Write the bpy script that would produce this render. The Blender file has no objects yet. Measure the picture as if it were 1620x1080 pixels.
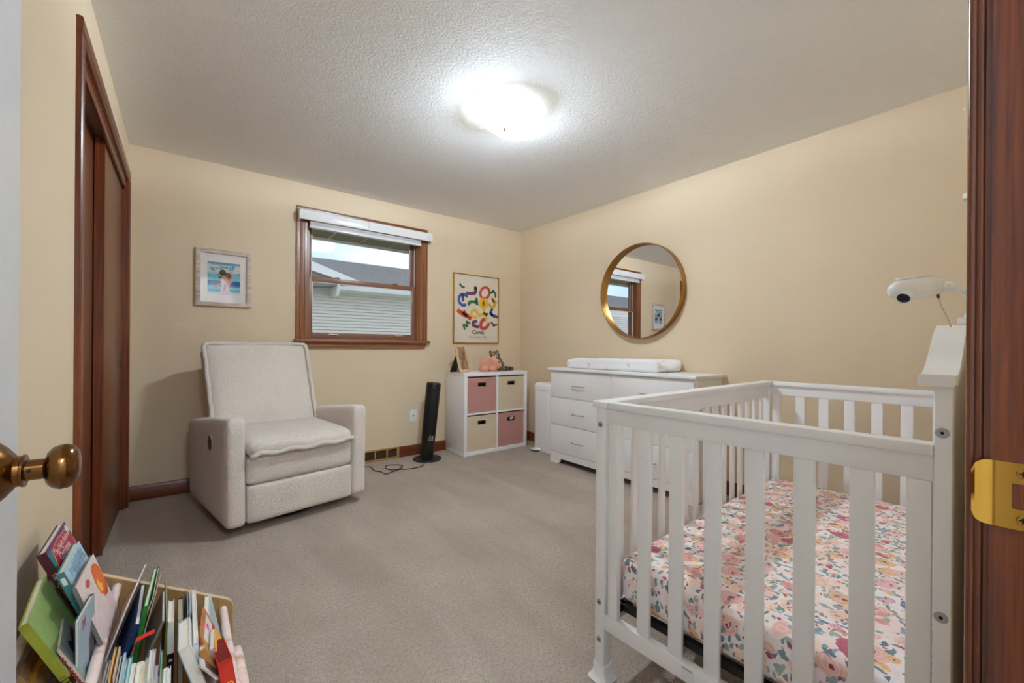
import bpy, bmesh, math, random
from mathutils import Matrix, Vector, Euler
random.seed(7)
PI = math.pi
S = bpy.context.scene
COL = S.collection

# ------------------------------------------------------------------ camera
F_PX, PPX, PPY = 661.0, 810.0, 549.0
ROLL = math.radians(0.42); YAW = math.radians(38.24); EYE = 1.05
cam_d = bpy.data.cameras.new('camera'); cam = bpy.data.objects.new('camera', cam_d); COL.objects.link(cam)
cam_d.sensor_width = 36.0; cam_d.lens = 36.0 * F_PX / 1620.0
cam_d.shift_y = (PPY - 540.0) / 1620.0; cam_d.clip_start = 0.01; cam_d.clip_end = 200
cam.location = (0, 0, EYE)
cam.rotation_euler = (Matrix.Rotation(-YAW, 4, 'Z') @ Matrix.Rotation(PI / 2, 4, 'X') @ Matrix.Rotation(ROLL, 4, 'Z')).to_euler()
S.camera = cam
S.cycles.max_bounces = 16; S.cycles.diffuse_bounces = 12; S.cycles.transparent_max_bounces = 16

# ------------------------------------------------------------------ sky, exposure
S.view_settings.view_transform = 'Standard'; S.view_settings.look = 'None'
S.view_settings.exposure = 0.12; S.view_settings.gamma = 1.0; S.view_settings.use_curve_mapping = False
W = bpy.data.worlds.new('sky'); S.world = W; W.use_nodes = True
nt = W.node_tree; nt.nodes.clear()
wo = nt.nodes.new('ShaderNodeOutputWorld'); bg = nt.nodes.new('ShaderNodeBackground')
tc = nt.nodes.new('ShaderNodeTexCoord'); mp = nt.nodes.new('ShaderNodeMapping'); nz = nt.nodes.new('ShaderNodeTexNoise')
cr = nt.nodes.new('ShaderNodeValToRGB')
mp.inputs['Scale'].default_value = (1, 1, 4); nz.inputs['Scale'].default_value = 3.0; nz.inputs['Detail'].default_value = 5
cr.color_ramp.elements[0].position = 0.38; cr.color_ramp.elements[0].color = (0.55, 0.75, 0.95, 1)
cr.color_ramp.elements[1].position = 0.62; cr.color_ramp.elements[1].color = (0.93, 0.97, 1.0, 1)
nt.links.new(tc.outputs['Generated'], mp.inputs['Vector']); nt.links.new(mp.outputs[0], nz.inputs['Vector'])
nt.links.new(nz.outputs['Fac'], cr.inputs[0]); nt.links.new(cr.outputs[0], bg.inputs['Color'])
bg.inputs['Strength'].default_value = 1.25; nt.links.new(bg.outputs[0], wo.inputs[0])
LAMP_W = 128.0     # bulbs of the ceiling lamp
HALL_FILL_W = 95.0     # added fill light, unseen in the hall behind the doorway

# room
XL, XR, YB, YF, HC = -0.288, 3.09, 3.77, 0.03, 2.385

# ------------------------------------------------------------------ pixel helpers (direction only; distance comes from the surface touched)
_fx, _fy, _rx, _ry = math.sin(YAW), math.cos(YAW), math.cos(YAW), -math.sin(YAW)
def ray(u, v):
    a, b = u - PPX, v - PPY
    c, s = math.cos(ROLL), math.sin(ROLL)
    a, b = (a * c + b * s) / F_PX, (-a * s + b * c) / F_PX
    return Vector((_fx + a * _rx, _fy + a * _ry, -b))
O = Vector((0, 0, EYE))
def atz(u, v, z=0.0): d = ray(u, v); return O + d * ((z - EYE) / d.z)
def atx(u, v, X): d = ray(u, v); return O + d * (X / d.x)
def aty(u, v, Y): d = ray(u, v); return O + d * (Y / d.y)
def atplane(u, v, p, n): d = ray(u, v); return O + d * ((p - O).dot(n) / d.dot(n))

# ------------------------------------------------------------------ materials
def lin(c): return tuple(((x / 255.0) / 12.92 if x / 255.0 <= 0.04045 else ((x / 255.0 + 0.055) / 1.055) ** 2.4) for x in c) + (1.0,)
MATS = {}
class NT:
    def __init__(s, name):
        s.m = bpy.data.materials.new(name); s.m.use_nodes = True; s.t = s.m.node_tree
        s.b = s.t.nodes['Principled BSDF']; s.out = s.t.nodes['Material Output']
    def n(s, typ, **kw):
        x = s.t.nodes.new('ShaderNode' + typ)
        for k, v in kw.items():
            if k in x.inputs: x.inputs[k].default_value = v
            else: setattr(x, k, v)
        return x
    def l(s, a, b): s.t.links.new(a, b)
    def coord(s, scale=(1, 1, 1), rot=(0, 0, 0), kind='Object'):
        t = s.n('TexCoord'); m = s.n('Mapping'); m.inputs['Scale'].default_value = scale; m.inputs['Rotation'].default_value = rot
        s.l(t.outputs[kind], m.inputs['Vector']); return m.outputs[0]
    def noise(s, vec, scale, detail=3, rough=0.5, dist=0.0):
        x = s.n('TexNoise'); x.inputs['Scale'].default_value = scale; x.inputs['Detail'].default_value = detail
        x.inputs['Roughness'].default_value = rough; x.inputs['Distortion'].default_value = dist
        s.l(vec, x.inputs['Vector']); return x.outputs['Fac']
    def ramp(s, fac, stops, interp='LINEAR'):
        r = s.n('ValToRGB'); e = r.color_ramp.elements; r.color_ramp.interpolation = interp
        while len(e) < len(stops): e.new(0.5)
        for i, (p, c) in enumerate(stops): e[i].position = p; e[i].color = c
        s.l(fac, r.inputs[0]); return r.outputs[0]
    def mix(s, fac, a, b, mode='MIX'):
        x = s.n('Mix', data_type='RGBA', blend_type=mode)
        for i, v in ((0, fac), (6, a), (7, b)):
            if hasattr(v, 'links') or isinstance(v, bpy.types.NodeSocket): s.l(v, x.inputs[i])
            else: x.inputs[i].default_value = v
        return x.outputs[2]
    def math(s, op, a, b=None, c=None):
        x = s.n('Math', operation=op)
        for i, v in enumerate((a, b, c)):
            if v is None: continue
            if isinstance(v, bpy.types.NodeSocket): s.l(v, x.inputs[i])
            else: x.inputs[i].default_value = v
        return x.outputs[0]
    def bump(s, h, strength, dist=0.01):
        x = s.n('Bump'); x.inputs['Strength'].default_value = strength; x.inputs['Distance'].default_value = dist
        s.l(h, x.inputs['Height']); s.l(x.outputs[0], s.b.inputs['Normal'])
    def base(s, c):
        if isinstance(c, bpy.types.NodeSocket): s.l(c, s.b.inputs['Base Color'])
        else: s.b.inputs['Base Color'].default_value = c
    def set(s, **kw):
        for k, v in kw.items(): s.b.inputs[k.replace('_', ' ')].default_value = v
        return s

def plain(name, rgb, rough=0.5, metal=0.0, var=0.06, vs=6.0, bump=0.0, bs=200.0, spec=0.5, coat=0.0):
    if name in MATS: return MATS[name]
    s = NT(name); v = s.coord(); c = lin(rgb)
    f = s.noise(v, vs, 4)
    d = tuple(x * (1 - var) for x in c[:3]) + (1,); u = tuple(min(1, x * (1 + var)) for x in c[:3]) + (1,)
    s.base(s.ramp(f, [(0.3, d), (0.7, u)]))
    s.set(Roughness=rough, Metallic=metal, Specular_IOR_Level=spec, Coat_Weight=coat)
    if bump: s.bump(s.noise(v, bs, 2), bump, 0.004)
    MATS[name] = s.m; return s.m

def wood(name, dark, mid, light, axis='z', rough=0.35, fine=1.0, coat=0.15, spec=0.5):
    if name in MATS: return MATS[name]
    s = NT(name)
    sc = {'x': (1.2, 22, 22), 'y': (22, 1.2, 22), 'z': (22, 22, 1.2)}[axis]
    v = s.coord(tuple(q * fine for q in sc))
    f = s.noise(v, 1.0, 6, 0.6, 1.2)
    v2 = s.coord(tuple(q * fine * (6 if q > 5 else 2) for q in sc)); g = s.noise(v2, 1.0, 4, 0.6)
    c = s.ramp(f, [(0.28, lin(dark)), (0.5, lin(mid)), (0.75, lin(light))])
    c = s.mix(0.35, c, s.ramp(g, [(0.35, lin(dark)), (0.65, lin(light))]))
    s.base(c); s.set(Roughness=rough, Coat_Weight=coat, Coat_Roughness=0.2, Specular_IOR_Level=spec)
    s.bump(g, 0.06, 0.002); MATS[name] = s.m; return s.m

def fabric(name, rgb, scale=420.0, bump=0.35, var=0.1, rough=0.95, sheen=0.2, big=5.0):
    if name in MATS: return MATS[name]
    s = NT(name); v = s.coord(); c = lin(rgb)
    a = s.noise(v, scale, 3, 0.6); b = s.noise(v, big, 3)
    d = tuple(x * (1 - var * 1.6) for x in c[:3]) + (1,); u = tuple(min(1, x * (1 + var)) for x in c[:3]) + (1,)
    col = s.mix(0.35, s.ramp(a, [(0.3, d), (0.7, u)]), s.ramp(b, [(0.3, d), (0.7, u)]))
    s.base(col); s.set(Roughness=rough, Sheen_Weight=sheen, Specular_IOR_Level=0.15); s.bump(a, bump, 0.006)
    MATS[name] = s.m; return s.m

def mat_wall():
    s = NT('tan_wall_paint'); v = s.coord()
    a = s.noise(v, 160, 3, 0.6); b = s.noise(v, 1.3, 3)
    s.base(s.ramp(b, [(0.3, lin((217, 198, 169))), (0.7, lin((222, 204, 176)))]))
    s.set(Roughness=0.62, Specular_IOR_Level=0.3); s.bump(a, 0.22, 0.004); return s.m
def mat_ceiling():
    s = NT('white_textured_ceiling'); v = s.coord()
    a = s.noise(v, 38, 5, 0.65, 1.5); w = s.noise(v, 130, 3)
    s.base(s.ramp(a, [(0.3, lin((238, 239, 241))), (0.7, lin((244, 245, 247)))])); s.set(Roughness=0.85, Specular_IOR_Level=0.2)
    s.bump(s.math('ADD', a, s.math('MULTIPLY', w, 0.4)), 0.34, 0.008); return s.m
def mat_carpet():
    s = NT('taupe_carpet'); v = s.coord()
    a = s.noise(v, 210, 3, 0.7); a2 = s.noise(v, 75, 2, 0.6); b = s.noise(v, 1.6, 4, 0.6, 0.6)
    vs = s.coord((3.2, 0.7, 1), (0, 0, 0.5)); st = s.noise(vs, 1.4, 3, 0.5, 0.8)
    c = s.ramp(a, [(0.30, lin((128, 114, 100))), (0.5, lin((200, 184, 168))), (0.70, lin((240, 226, 212)))])
    c = s.mix(0.4, c, s.ramp(a2, [(0.3, lin((150, 136, 122))), (0.7, lin((220, 205, 190)))]))
    c = s.mix(s.math('MULTIPLY', s.ramp(s.math('MULTIPLY', s.math('ADD', b, st), .5), [(.38, (0, 0, 0, 1)), (.62, (1, 1, 1, 1))]), .45), c, lin((150, 134, 119)))
    s.base(c); s.set(Roughness=1.0, Specular_IOR_Level=0.05, Sheen_Weight=0.15)
    s.bump(s.math('ADD', a, a2), 0.8, 0.012); return s.m
M_WALL = mat_wall(); M_CEIL = mat_ceiling(); M_CARPET = mat_carpet()
M_OAK_Z = wood('red_oak_upright', (62, 22, 8), (104, 44, 16), (140, 70, 30), 'z')
M_OAK_X = wood('red_oak_along_x', (62, 22, 8), (104, 44, 16), (140, 70, 30), 'x')
M_OAK_Y = wood('red_oak_along_y', (62, 22, 8), (104, 44, 16), (140, 70, 30), 'y')
M_WIN_Z = wood('window_oak_upright', (96, 52, 24), (134, 80, 42), (160, 104, 62), 'z')
M_WIN_X = wood('window_oak_along_x', (96, 52, 24), (134, 80, 42), (160, 104, 62), 'x')
M_SASH_Z = plain('brown_sash', (128, 86, 66), 0.4)
M_DOOR_Z = wood('closet_door_veneer', (84, 40, 18), (112, 60, 30), (132, 76, 42), 'z', 0.4, 0.6)
M_DARKWOOD = wood('mahogany_jamb', (28, 8, 2), (92, 38, 9), (128, 64, 18), 'z', 0.25, 1.5, 0.2)
M_WHITE = plain('white_satin_paint', (236, 236, 236), 0.35, var=0.015)
M_WHITE2 = plain('white_lacquer', (240, 240, 241), 0.28, var=0.012)
M_DOORWHITE = plain('white_door_paint', (226, 228, 232), 0.35, var=0.02, vs=30)
M_PLASTIC = plain('white_plastic', (240, 241, 243), 0.22, var=0.01)
M_BLACK = plain('black_plastic', (10, 9, 9), 0.35, var=0.1)
M_BLACKMETAL = plain('black_metal', (18, 18, 18), 0.45, var=0.1)
M_BRASS = plain('antique_brass', (112, 76, 40), 0.2, 1.0, var=0.12, vs=14)
M_GOLD = plain('brushed_gold', (168, 122, 58), 0.33, 1.0, var=0.08, vs=9)
M_STRIKE = plain('polished_brass_strike', (202, 154, 66), 0.22, 1.0, var=0.1)
M_CHROME = plain('chrome', (200, 200, 204), 0.2, 1.0, var=0.03)
M_STEEL = plain('grey_zinc', (150, 150, 152), 0.35, 0.9, var=0.05)
M_PAPER = plain('book_pages', (236, 230, 216), 0.85, var=0.05, vs=60)
M_DARK = plain('dark_void', (12, 11, 11), 0.9, var=0.05)

# ------------------------------------------------------------------ mesh helpers
class B:
    def __init__(s, mtx=None): s.bm = bmesh.new(); s.m = mtx or Matrix.Identity(4)
    def _fin(s, verts):
        for v in verts: v.co = s.m @ v.co
        return s
    def box(s, x0, x1, y0, y1, z0, z1, bev=0.0, seg=2):
        r = bmesh.ops.create_cube(s.bm, size=1.0)['verts']
        for v in r: v.co = Vector((x0 + (v.co.x + .5) * (x1 - x0), y0 + (v.co.y + .5) * (y1 - y0), z0 + (v.co.z + .5) * (z1 - z0)))
        if bev > 0:
            es = list({e for v in r for e in v.link_edges})
            g = bmesh.ops.bevel(s.bm, geom=es, offset=bev, segments=seg, profile=0.5, affect='EDGES')
            r = list({v for f in g['faces'] for v in f.verts})
            # collect whole island
            st = list(r); seen = set(r)
            while st:
                q = st.pop()
                for e in q.link_edges:
                    o = e.other_vert(q)
                    if o not in seen: seen.add(o); st.append(o)
            r = list(seen)
        return s._fin(r)
    def prism(s, pts, axis, a0, a1):
        mk = {'x': lambda p, a: (a, p[0], p[1]), 'y': lambda p, a: (p[0], a, p[1]), 'z': lambda p, a: (p[0], p[1], a)}[axis]
        A = [s.bm.verts.new(mk(p, a0)) for p in pts]; Bv = [s.bm.verts.new(mk(p, a1)) for p in pts]
        n = len(pts); s.bm.faces.new(A); s.bm.faces.new(Bv[::-1])
        for i in range(n): s.bm.faces.new((A[i], Bv[i], Bv[(i + 1) % n], A[(i + 1) % n]))
        return s._fin(A + Bv)
    def tube(s, pts, r, seg=8, closed=False, cap=True):
        pts = [Vector(p) for p in pts]; n = len(pts); rings = []; allv = []
        up = None
        for i, p in enumerate(pts):
            if closed: t = (pts[(i + 1) % n] - pts[i - 1])
            else: t = pts[min(i + 1, n - 1)] - pts[max(i - 1, 0)]
            t.normalize()
            if up is None:
                up = Vector((0, 0, 1)) if abs(t.z) < 0.9 else Vector((1, 0, 0))
            a = t.cross(up).normalized(); up = a.cross(t).normalized()
            rr = r[i] if isinstance(r, (list, tuple)) else r
            ring = [s.bm.verts.new(p + (a * math.cos(2 * PI * k / seg) + up * math.sin(2 * PI * k / seg)) * rr) for k in range(seg)]
            rings.append(ring); allv += ring
        m = n if closed else n - 1
        for i in range(m):
            R0, R1 = rings[i], rings[(i + 1) % n]
            for k in range(seg): s.bm.faces.new((R0[k], R0[(k + 1) % seg], R1[(k + 1) % seg], R1[k]))
        if cap and not closed: s.bm.faces.new(rings[0][::-1]); s.bm.faces.new(rings[-1])
        return s._fin(allv)
    def lathe(s, prof, seg=32, axis='z', c=(0, 0, 0)):
        rings = []; allv = []; c = Vector(c)
        def P(r, h, k):
            a = 2 * PI * k / seg; x, y = r * math.cos(a), r * math.sin(a)
            return c + {'z': Vector((x, y, h)), 'x': Vector((h, x, y)), 'y': Vector((y, h, x))}[axis]
        for r, h in prof:
            if r < 1e-6: ring = [s.bm.verts.new(P(0, h, 0))]
            else: ring = [s.bm.verts.new(P(r, h, k)) for k in range(seg)]
            rings.append(ring); allv += ring
        for R0, R1 in zip(rings, rings[1:]):
            if len(R0) == 1 and len(R1) == 1: continue
            for k in range(seg):
                k2 = (k + 1) % seg
                if len(R0) == 1: s.bm.faces.new((R0[0], R1[k2], R1[k]))
                elif len(R1) == 1: s.bm.faces.new((R0[k], R0[k2], R1[0]))
                else: s.bm.faces.new((R0[k], R0[k2], R1[k2], R1[k]))
        if len(rings[0]) > 1: s.bm.faces.new(rings[0][::-1])
        if len(rings[-1]) > 1: s.bm.faces.new(rings[-1])
        return s._fin(allv)
    def ball(s, c, r, seg=16, rot=None):
        if not isinstance(r, (tuple, list)): r = (r, r, r)
        v = bmesh.ops.create_uvsphere(s.bm, u_segments=seg, v_segments=max(6, seg // 2), radius=1.0)['verts']
        R = rot.to_matrix() if rot else Matrix.Identity(3)
        for q in v: q.co = Vector(c) + R @ Vector((q.co.x * r[0], q.co.y * r[1], q.co.z * r[2]))
        return s._fin(v)
    def rbox(s, x0, x1, y0, y1, z0, z1, r, n=12, bulge=None, fn=None):
        h = Vector(((x1 - x0) / 2, (y1 - y0) / 2, (z1 - z0) / 2)); c = Vector(((x0 + x1) / 2, (y0 + y1) / 2, (z0 + z1) / 2))
        g = {}; allv = []
        rr = [min(r, q * 0.98) for q in h]
        def w(t): return math.sin(t * PI / 2) * 0.35 + t * 0.65
        def vert(p):
            k = tuple(round(q, 5) for q in p)
            if k in g: return g[k]
            P = Vector([w(p[i]) * h[i] for i in range(3)])
            q = Vector([max(-(h[i] - rr[i]), min(h[i] - rr[i], P[i])) for i in range(3)])
            d = Vector([(P[i] - q[i]) / rr[i] for i in range(3)])
            if d.length > 1e-9:
                d.normalize(); q = q + Vector([d[i] * rr[i] for i in range(3)])
            if bulge:
                for i in range(3):
                    j, k2 = (i + 1) % 3, (i + 2) % 3
                    q[i] += (1 if p[i] > 0 else -1) * abs(p[i]) ** 3 * bulge[i] * (1 - p[j] ** 2) * (1 - p[k2] ** 2)
            q = q + c
            if fn: q = Vector(fn(q))
            v_ = s.bm.verts.new(q); g[k] = v_; allv.append(v_); return v_
        L = [-1 + 2 * i / n for i in range(n + 1)]
        for ax in range(3):
            for sg in (-1, 1):
                for i in range(n):
                    for j in range(n):
                        def mk(a, b):
                            p = [0, 0, 0]; p[ax] = sg; p[(ax + 1) % 3] = a; p[(ax + 2) % 3] = b; return p
                        f = [vert(mk(L[i], L[j])), vert(mk(L[i + 1], L[j])), vert(mk(L[i + 1], L[j + 1])), vert(mk(L[i], L[j + 1]))]
                        s.bm.faces.new(f if sg > 0 else f[::-1])
        return s._fin(allv)
    def mesh(s, name):
        bmesh.ops.recalc_face_normals(s.bm, faces=s.bm.faces[:])
        me = bpy.data.meshes.new(name); s.bm.to_mesh(me); s.bm.free(); return me
    def obj(s, name, mat, parent=None, smooth=35, loc=None, rot=None):
        me = s.mesh(name)
        return link(name, me, mat, parent, smooth, loc, rot)
def link(name, me, mat, parent=None, smooth=35, loc=None, rot=None):
    if mat is not None and not me.materials: me.materials.append(mat)
    if smooth:
        me.polygons.foreach_set('use_smooth', [True] * len(me.polygons))
        if smooth < 180: me.set_sharp_from_angle(angle=math.radians(smooth))
    o = bpy.data.objects.new(name, me); COL.objects.link(o)
    if parent: o.parent = parent
    if loc is not None: o.location = loc
    if rot is not None: o.rotation_euler = rot
    return o
def tag(o, label=None, cat=None, group=None, kind=None):
    if label: o['label'] = label
    if cat: o['category'] = cat
    if group: o['group'] = group
    if kind: o['kind'] = kind
    return o
def empty(name, label=None, cat=None, loc=(0, 0, 0), rz=0.0, group=None, kind=None):
    o = bpy.data.objects.new(name, None); COL.objects.link(o); o.location = loc; o.rotation_euler = (0, 0, rz)
    o.empty_display_size = 0.1
    return tag(o, label, cat, group, kind)
def copy_obj(o, parent=None, loc=None):
    c = o.copy(); COL.objects.link(c)
    if parent: c.parent = parent
    if loc is not None: c.location = loc
    return c
def text_mesh(name, body, size, mat, parent, mtx, ext=0.0004, align='CENTER', bold=0.0):
    cu = bpy.data.curves.new(name, 'FONT'); cu.body = body; cu.size = size; cu.extrude = ext; cu.align_x = align; cu.align_y = 'CENTER'
    cu.resolution_u = 3; cu.offset = bold
    t = bpy.data.objects.new(name, cu); COL.objects.link(t)
    dg = bpy.context.evaluated_depsgraph_get(); me = bpy.data.meshes.new_from_object(t.evaluated_get(dg))
    bpy.data.objects.remove(t); bpy.data.curves.remove(cu)
    me.transform(mtx)
    return link(name, me, mat, parent, 0)
def frame_mtx(o, ex, ey, ez):
    return Matrix(((ex[0], ey[0], ez[0], o[0]), (ex[1], ey[1], ez[1], o[1]), (ex[2], ey[2], ez[2], o[2]), (0, 0, 0, 1)))
def blob(name, balls, voxel, mat, parent=None, smooth_it=6):
    """one continuous surface from overlapping ellipsoids: (centre, radii, optional euler)"""
    b = B()
    for q in balls: b.ball(q[0], q[1], 20, q[2] if len(q) > 2 else None)
    me = b.mesh(name); o = bpy.data.objects.new(name, me); COL.objects.link(o)
    r = o.modifiers.new('r', 'REMESH'); r.mode = 'VOXEL'; r.voxel_size = voxel
    sm = o.modifiers.new('s', 'SMOOTH'); sm.factor = 0.5; sm.iterations = smooth_it
    dg = bpy.context.evaluated_depsgraph_get(); m2 = bpy.data.meshes.new_from_object(o.evaluated_get(dg))
    bpy.data.objects.remove(o)
    return link(name, m2, mat, parent, 180)

# ================================================================== ROOM SHELL
def struct(o): o['kind'] = 'structure'; return o
T = 0.12
struct(B().box(XL - 0.8, XR + T, -1.7, YB + 0.15, -0.1, 0.0).obj('floor', M_CARPET, smooth=0))
struct(B().box(XL - 0.8, XR + T, YF - T, YB + 0.15, HC, HC + 0.1).obj('ceiling', M_CEIL, smooth=0))
# back wall with the window hole
WX0, WX1, WZ0, WZ1 = 0.805, 1.805, 1.10, 2.115
b = B()
b.box(XL - 0.75, WX0, YB, YB + 0.14, 0, HC); b.box(WX1, XR + T, YB, YB + 0.14, 0, HC)
b.box(WX0, WX1, YB, YB + 0.14, 0, WZ0); b.box(WX0, WX1, YB, YB + 0.14, WZ1, HC)
struct(b.obj('wall_back', M_WALL, smooth=0))
struct(B().box(XR, XR + T, YF - T, YB, 0, HC).obj('wall_right', M_WALL, smooth=0))
# left wall with the closet opening
CY0, CY1, CZ = 2.075, 3.625, 2.10
b = B()
b.box(XL - 0.10, XL, YF - T, CY0, 0, HC); b.box(XL - 0.10, XL, CY1, YB, 0, HC); b.box(XL - 0.10, XL, CY0, CY1, CZ, HC)
struct(b.obj('wall_left', M_WALL, smooth=0))
b = B(); b.box(XL - 0.74, XL - 0.70, CY0 - .3, YB, 0, HC); b.box(XL - 0.70, XL - 0.10, CY0 - .3, CY0 - .26, 0, HC)
struct(b.obj('wall_closet', M_WALL, smooth=0))
# front wall with the doorway the camera stands in
DX0, DX1, DZ = -0.205, 0.612, 2.05
b = B()
b.box(DX1, XR, YF - T, YF, 0, HC); b.box(XL, DX0, YF - T, YF, 0, HC); b.box(DX0, DX1, YF - T, YF, DZ, HC)
struct(b.obj('wall_front', M_WALL, smooth=0))
# hall behind the doorway
b = B(); b.box(-1.3, -1.2, -1.7, YF - T, 0, HC); b.box(1.7, 1.8, -1.7, YF - T, 0, HC); b.box(-1.3, 1.8, -1.75, -1.65, 0, HC)
struct(b.obj('wall_hall', M_CEIL, smooth=0))  # white picked so the unseen hall bounces neutral fill
struct(B().box(-1.3, 1.8, -1.7, YF - T, HC, HC + .1).obj('ceiling_hall', M_CEIL, smooth=0))

# baseboards (stop at furniture-free ends, casing and register)
def baseprof(t=0.014, h=0.098): return [(0, 0), (t, 0), (t, h - 0.014), (t - 0.006, h - 0.002), (0.003, h), (0, h)]
b = B()
b.prism([(YB - p[0], p[1]) for p in baseprof()], 'x', XL, 1.262); b.prism([(YB - p[0], p[1]) for p in baseprof()], 'x', 1.612, XR)
struct(b.obj('baseboard_back', M_OAK_X))
struct(B().prism([(XR - p[0], p[1]) for p in baseprof()], 'y', YF, YB - .014).obj('baseboard_right', M_OAK_Y))
b = B(); b.prism([(XL + p[0], p[1]) for p in baseprof()], 'y', YF, CY0 - 0.062); b.prism([(XL + p[0], p[1]) for p in baseprof()], 'y', CY1 + .062, YB - .014)
struct(b.obj('baseboard_left', M_OAK_Y))
struct(B().prism([(YF + p[0], p[1]) for p in baseprof()], 'x', DX1 + .07, XR - .014).obj('baseboard_front', M_OAK_X))

# ------------------------------------------------------------------ closet trim and sliding doors
def casing_prof(w=0.06, t=0.018):
    return [(0, 0), (0, t * .55), (0.004, t * .8), (w * .25, t * .75), (w * .3, t * .95), (w * .8, t), (w - .004, t), (w, t - .004), (w, 0)]
tr = empty('trim_1', kind='structure')
cp = casing_prof()
def casing_upright(parent, y_in, sgn, z1, mat):
    pts = [(XL + p[1], y_in + sgn * p[0]) for p in cp]
    return B().prism(pts, 'z', 0, z1).obj('casing', mat, parent)
casing_upright(tr, CY0, -1, CZ, M_OAK_Z); casing_upright(tr, CY1, 1, CZ, M_OAK_Z)
B().prism([(XL + p[1], CZ + p[0]) for p in cp], 'y', CY0 - .06, CY1 + .06).obj('head_casing', M_OAK_Y, tr)
b = B(); b.box(XL - .10, XL, CY0, CY0 + .015, 0, CZ); b.obj('jamb', M_OAK_Z, tr)
b = B(); b.box(XL - .10, XL, CY1 - .015, CY1, 0, CZ); b.obj('jamb', M_OAK_Z, tr)
b = B(); b.box(XL - .10, XL, CY0, CY1, CZ - .015, CZ); b.obj('head_jamb', M_OAK_Y, tr)
B().box(XL - .016, XL - .002, CY0 + .015, CY1 - .015, CZ - .06, CZ - .015, .002).obj('track_fascia', M_OAK_Y, tr)
B().box(XL - .095, XL - .018, CY0 + .015, CY1 - .015, CZ - .03, CZ - .015).obj('sliding_track', M_STEEL, tr)
def closet_door(name, x0, x1, y0, y1):
    d = empty(name, kind='structure', loc=(0, 0, 0))
    B().box(x0, x1, y0, y1, .012, CZ - .032, .0015).obj('slab', M_DOOR_Z, d)
    B().box(x0 - .0006, x1 + .0006, y0 - .0012, y0 + .004, .012, CZ - .032).obj('edge_band', M_OAK_Z, d)
    return d
d2 = closet_door('door_2', XL - .055, XL - .019, 2.87, CY1 - .018)
B().lathe([(0, .003), (.016, .003), (.022, .0015), (.023, -.001), (0, -.001)], 20, 'x', (XL - .019, CY1 - .07, .92)).obj('finger_pull', M_BRASS, d2)
closet_door('door_3', XL - .096, XL - .060, CY0 + .017, 2.95)
b = B(); b.box(XL - .058, XL - .012, 2.872, 2.892, 0.0, .005, .001); b.box(XL - .0185, XL - .0165, 2.874, 2.890, .004, .026, .0006)
tag(b.obj('floor_guide', plain('cloudy_plastic', (168, 164, 156), .3)), 'small cloudy plastic door guide on carpet at closet doors', 'door guide')

# ------------------------------------------------------------------ room door with knob, jamb, strike plate
dr = empty('door_1', kind='structure')
FX = -0.180
B().box(FX - .035, FX, YF + .004, 0.886, .012, 2.035, .0015).obj('slab', M_DOORWHITE, dr)
KY, KZ = 0.768, 0.895
B().lathe([(0, -.002), (.0375, -.002), (.0385, .004), (.036, .008), (.034, .010), (.030, .014), (.0225, .020), (.0185, .0225), (.018, .027), (.0195, .028), (.0195, .030), (.0165, .031), (0, .031)], 40, 'x', (FX, KY, KZ)).obj('knob_rose', M_BRASS, dr)
B().lathe([(0, .029), (.0125, .029), (.0125, .046), (.0145, .047), (.0205, .049), (.0255, .0535), (.0278, .060), (.0275, .066), (.0245, .072), (.019, .0755), (.011, .0775), (0, .078)], 40, 'x', (FX, KY, KZ)).obj('knob', M_BRASS, dr)
B().lathe([(0, .0), (.0022, 0), (.0022, .0004), (0, .0004)], 12, 'y', (FX + .035, KY - .0126, KZ + .001)).obj('set_hole', M_DARK, dr)
tj = empty('trim_2', kind='structure')
JX = 0.60
B().box(JX, JX + .016, YF - T, YF, 0, DZ).obj('strike_jamb', M_DARKWOOD, tj)
B().box(JX - .011, JX, YF - .085, YF - .045, 0, DZ, .002).obj('door_stop', M_DARKWOOD, tj)
B().box(DX0 - .0, DX0 + .016, YF - T, YF, 0, DZ).obj('hinge_jamb', M_DARKWOOD, tj)
B().box(DX0, DX1, YF - T, YF, DZ - .016, DZ).obj('head_jamb', M_OAK_X, tj)
# casing: two rounded beads on its inner edge
ix = JX + .006
prof = [(ix, YF), (ix, YF + .0045)]
for k in range(7): a = -PI / 2 + PI * k / 6; prof.append((ix + .001 - .0025 * math.cos(a) , YF + .0075 + .003 * math.sin(a)))
for k in range(9): a = PI + (PI / 2) * k / 8; prof.append((ix + .006 + .006 * math.cos(a), YF + .0125 + .0045 * -math.sin(a)))
prof += [(ix + .045, YF + .0175), (ix + .055, YF + .012), (ix + .055, YF)]
B().prism(prof, 'z', 0, DZ + .06).obj('casing', M_DARKWOOD, tj)
B().box(DX0 - .055, DX1 + .06, YF, YF + .016, DZ + .004, DZ + .06, .003).obj('head_casing', M_OAK_X, tj)
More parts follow.
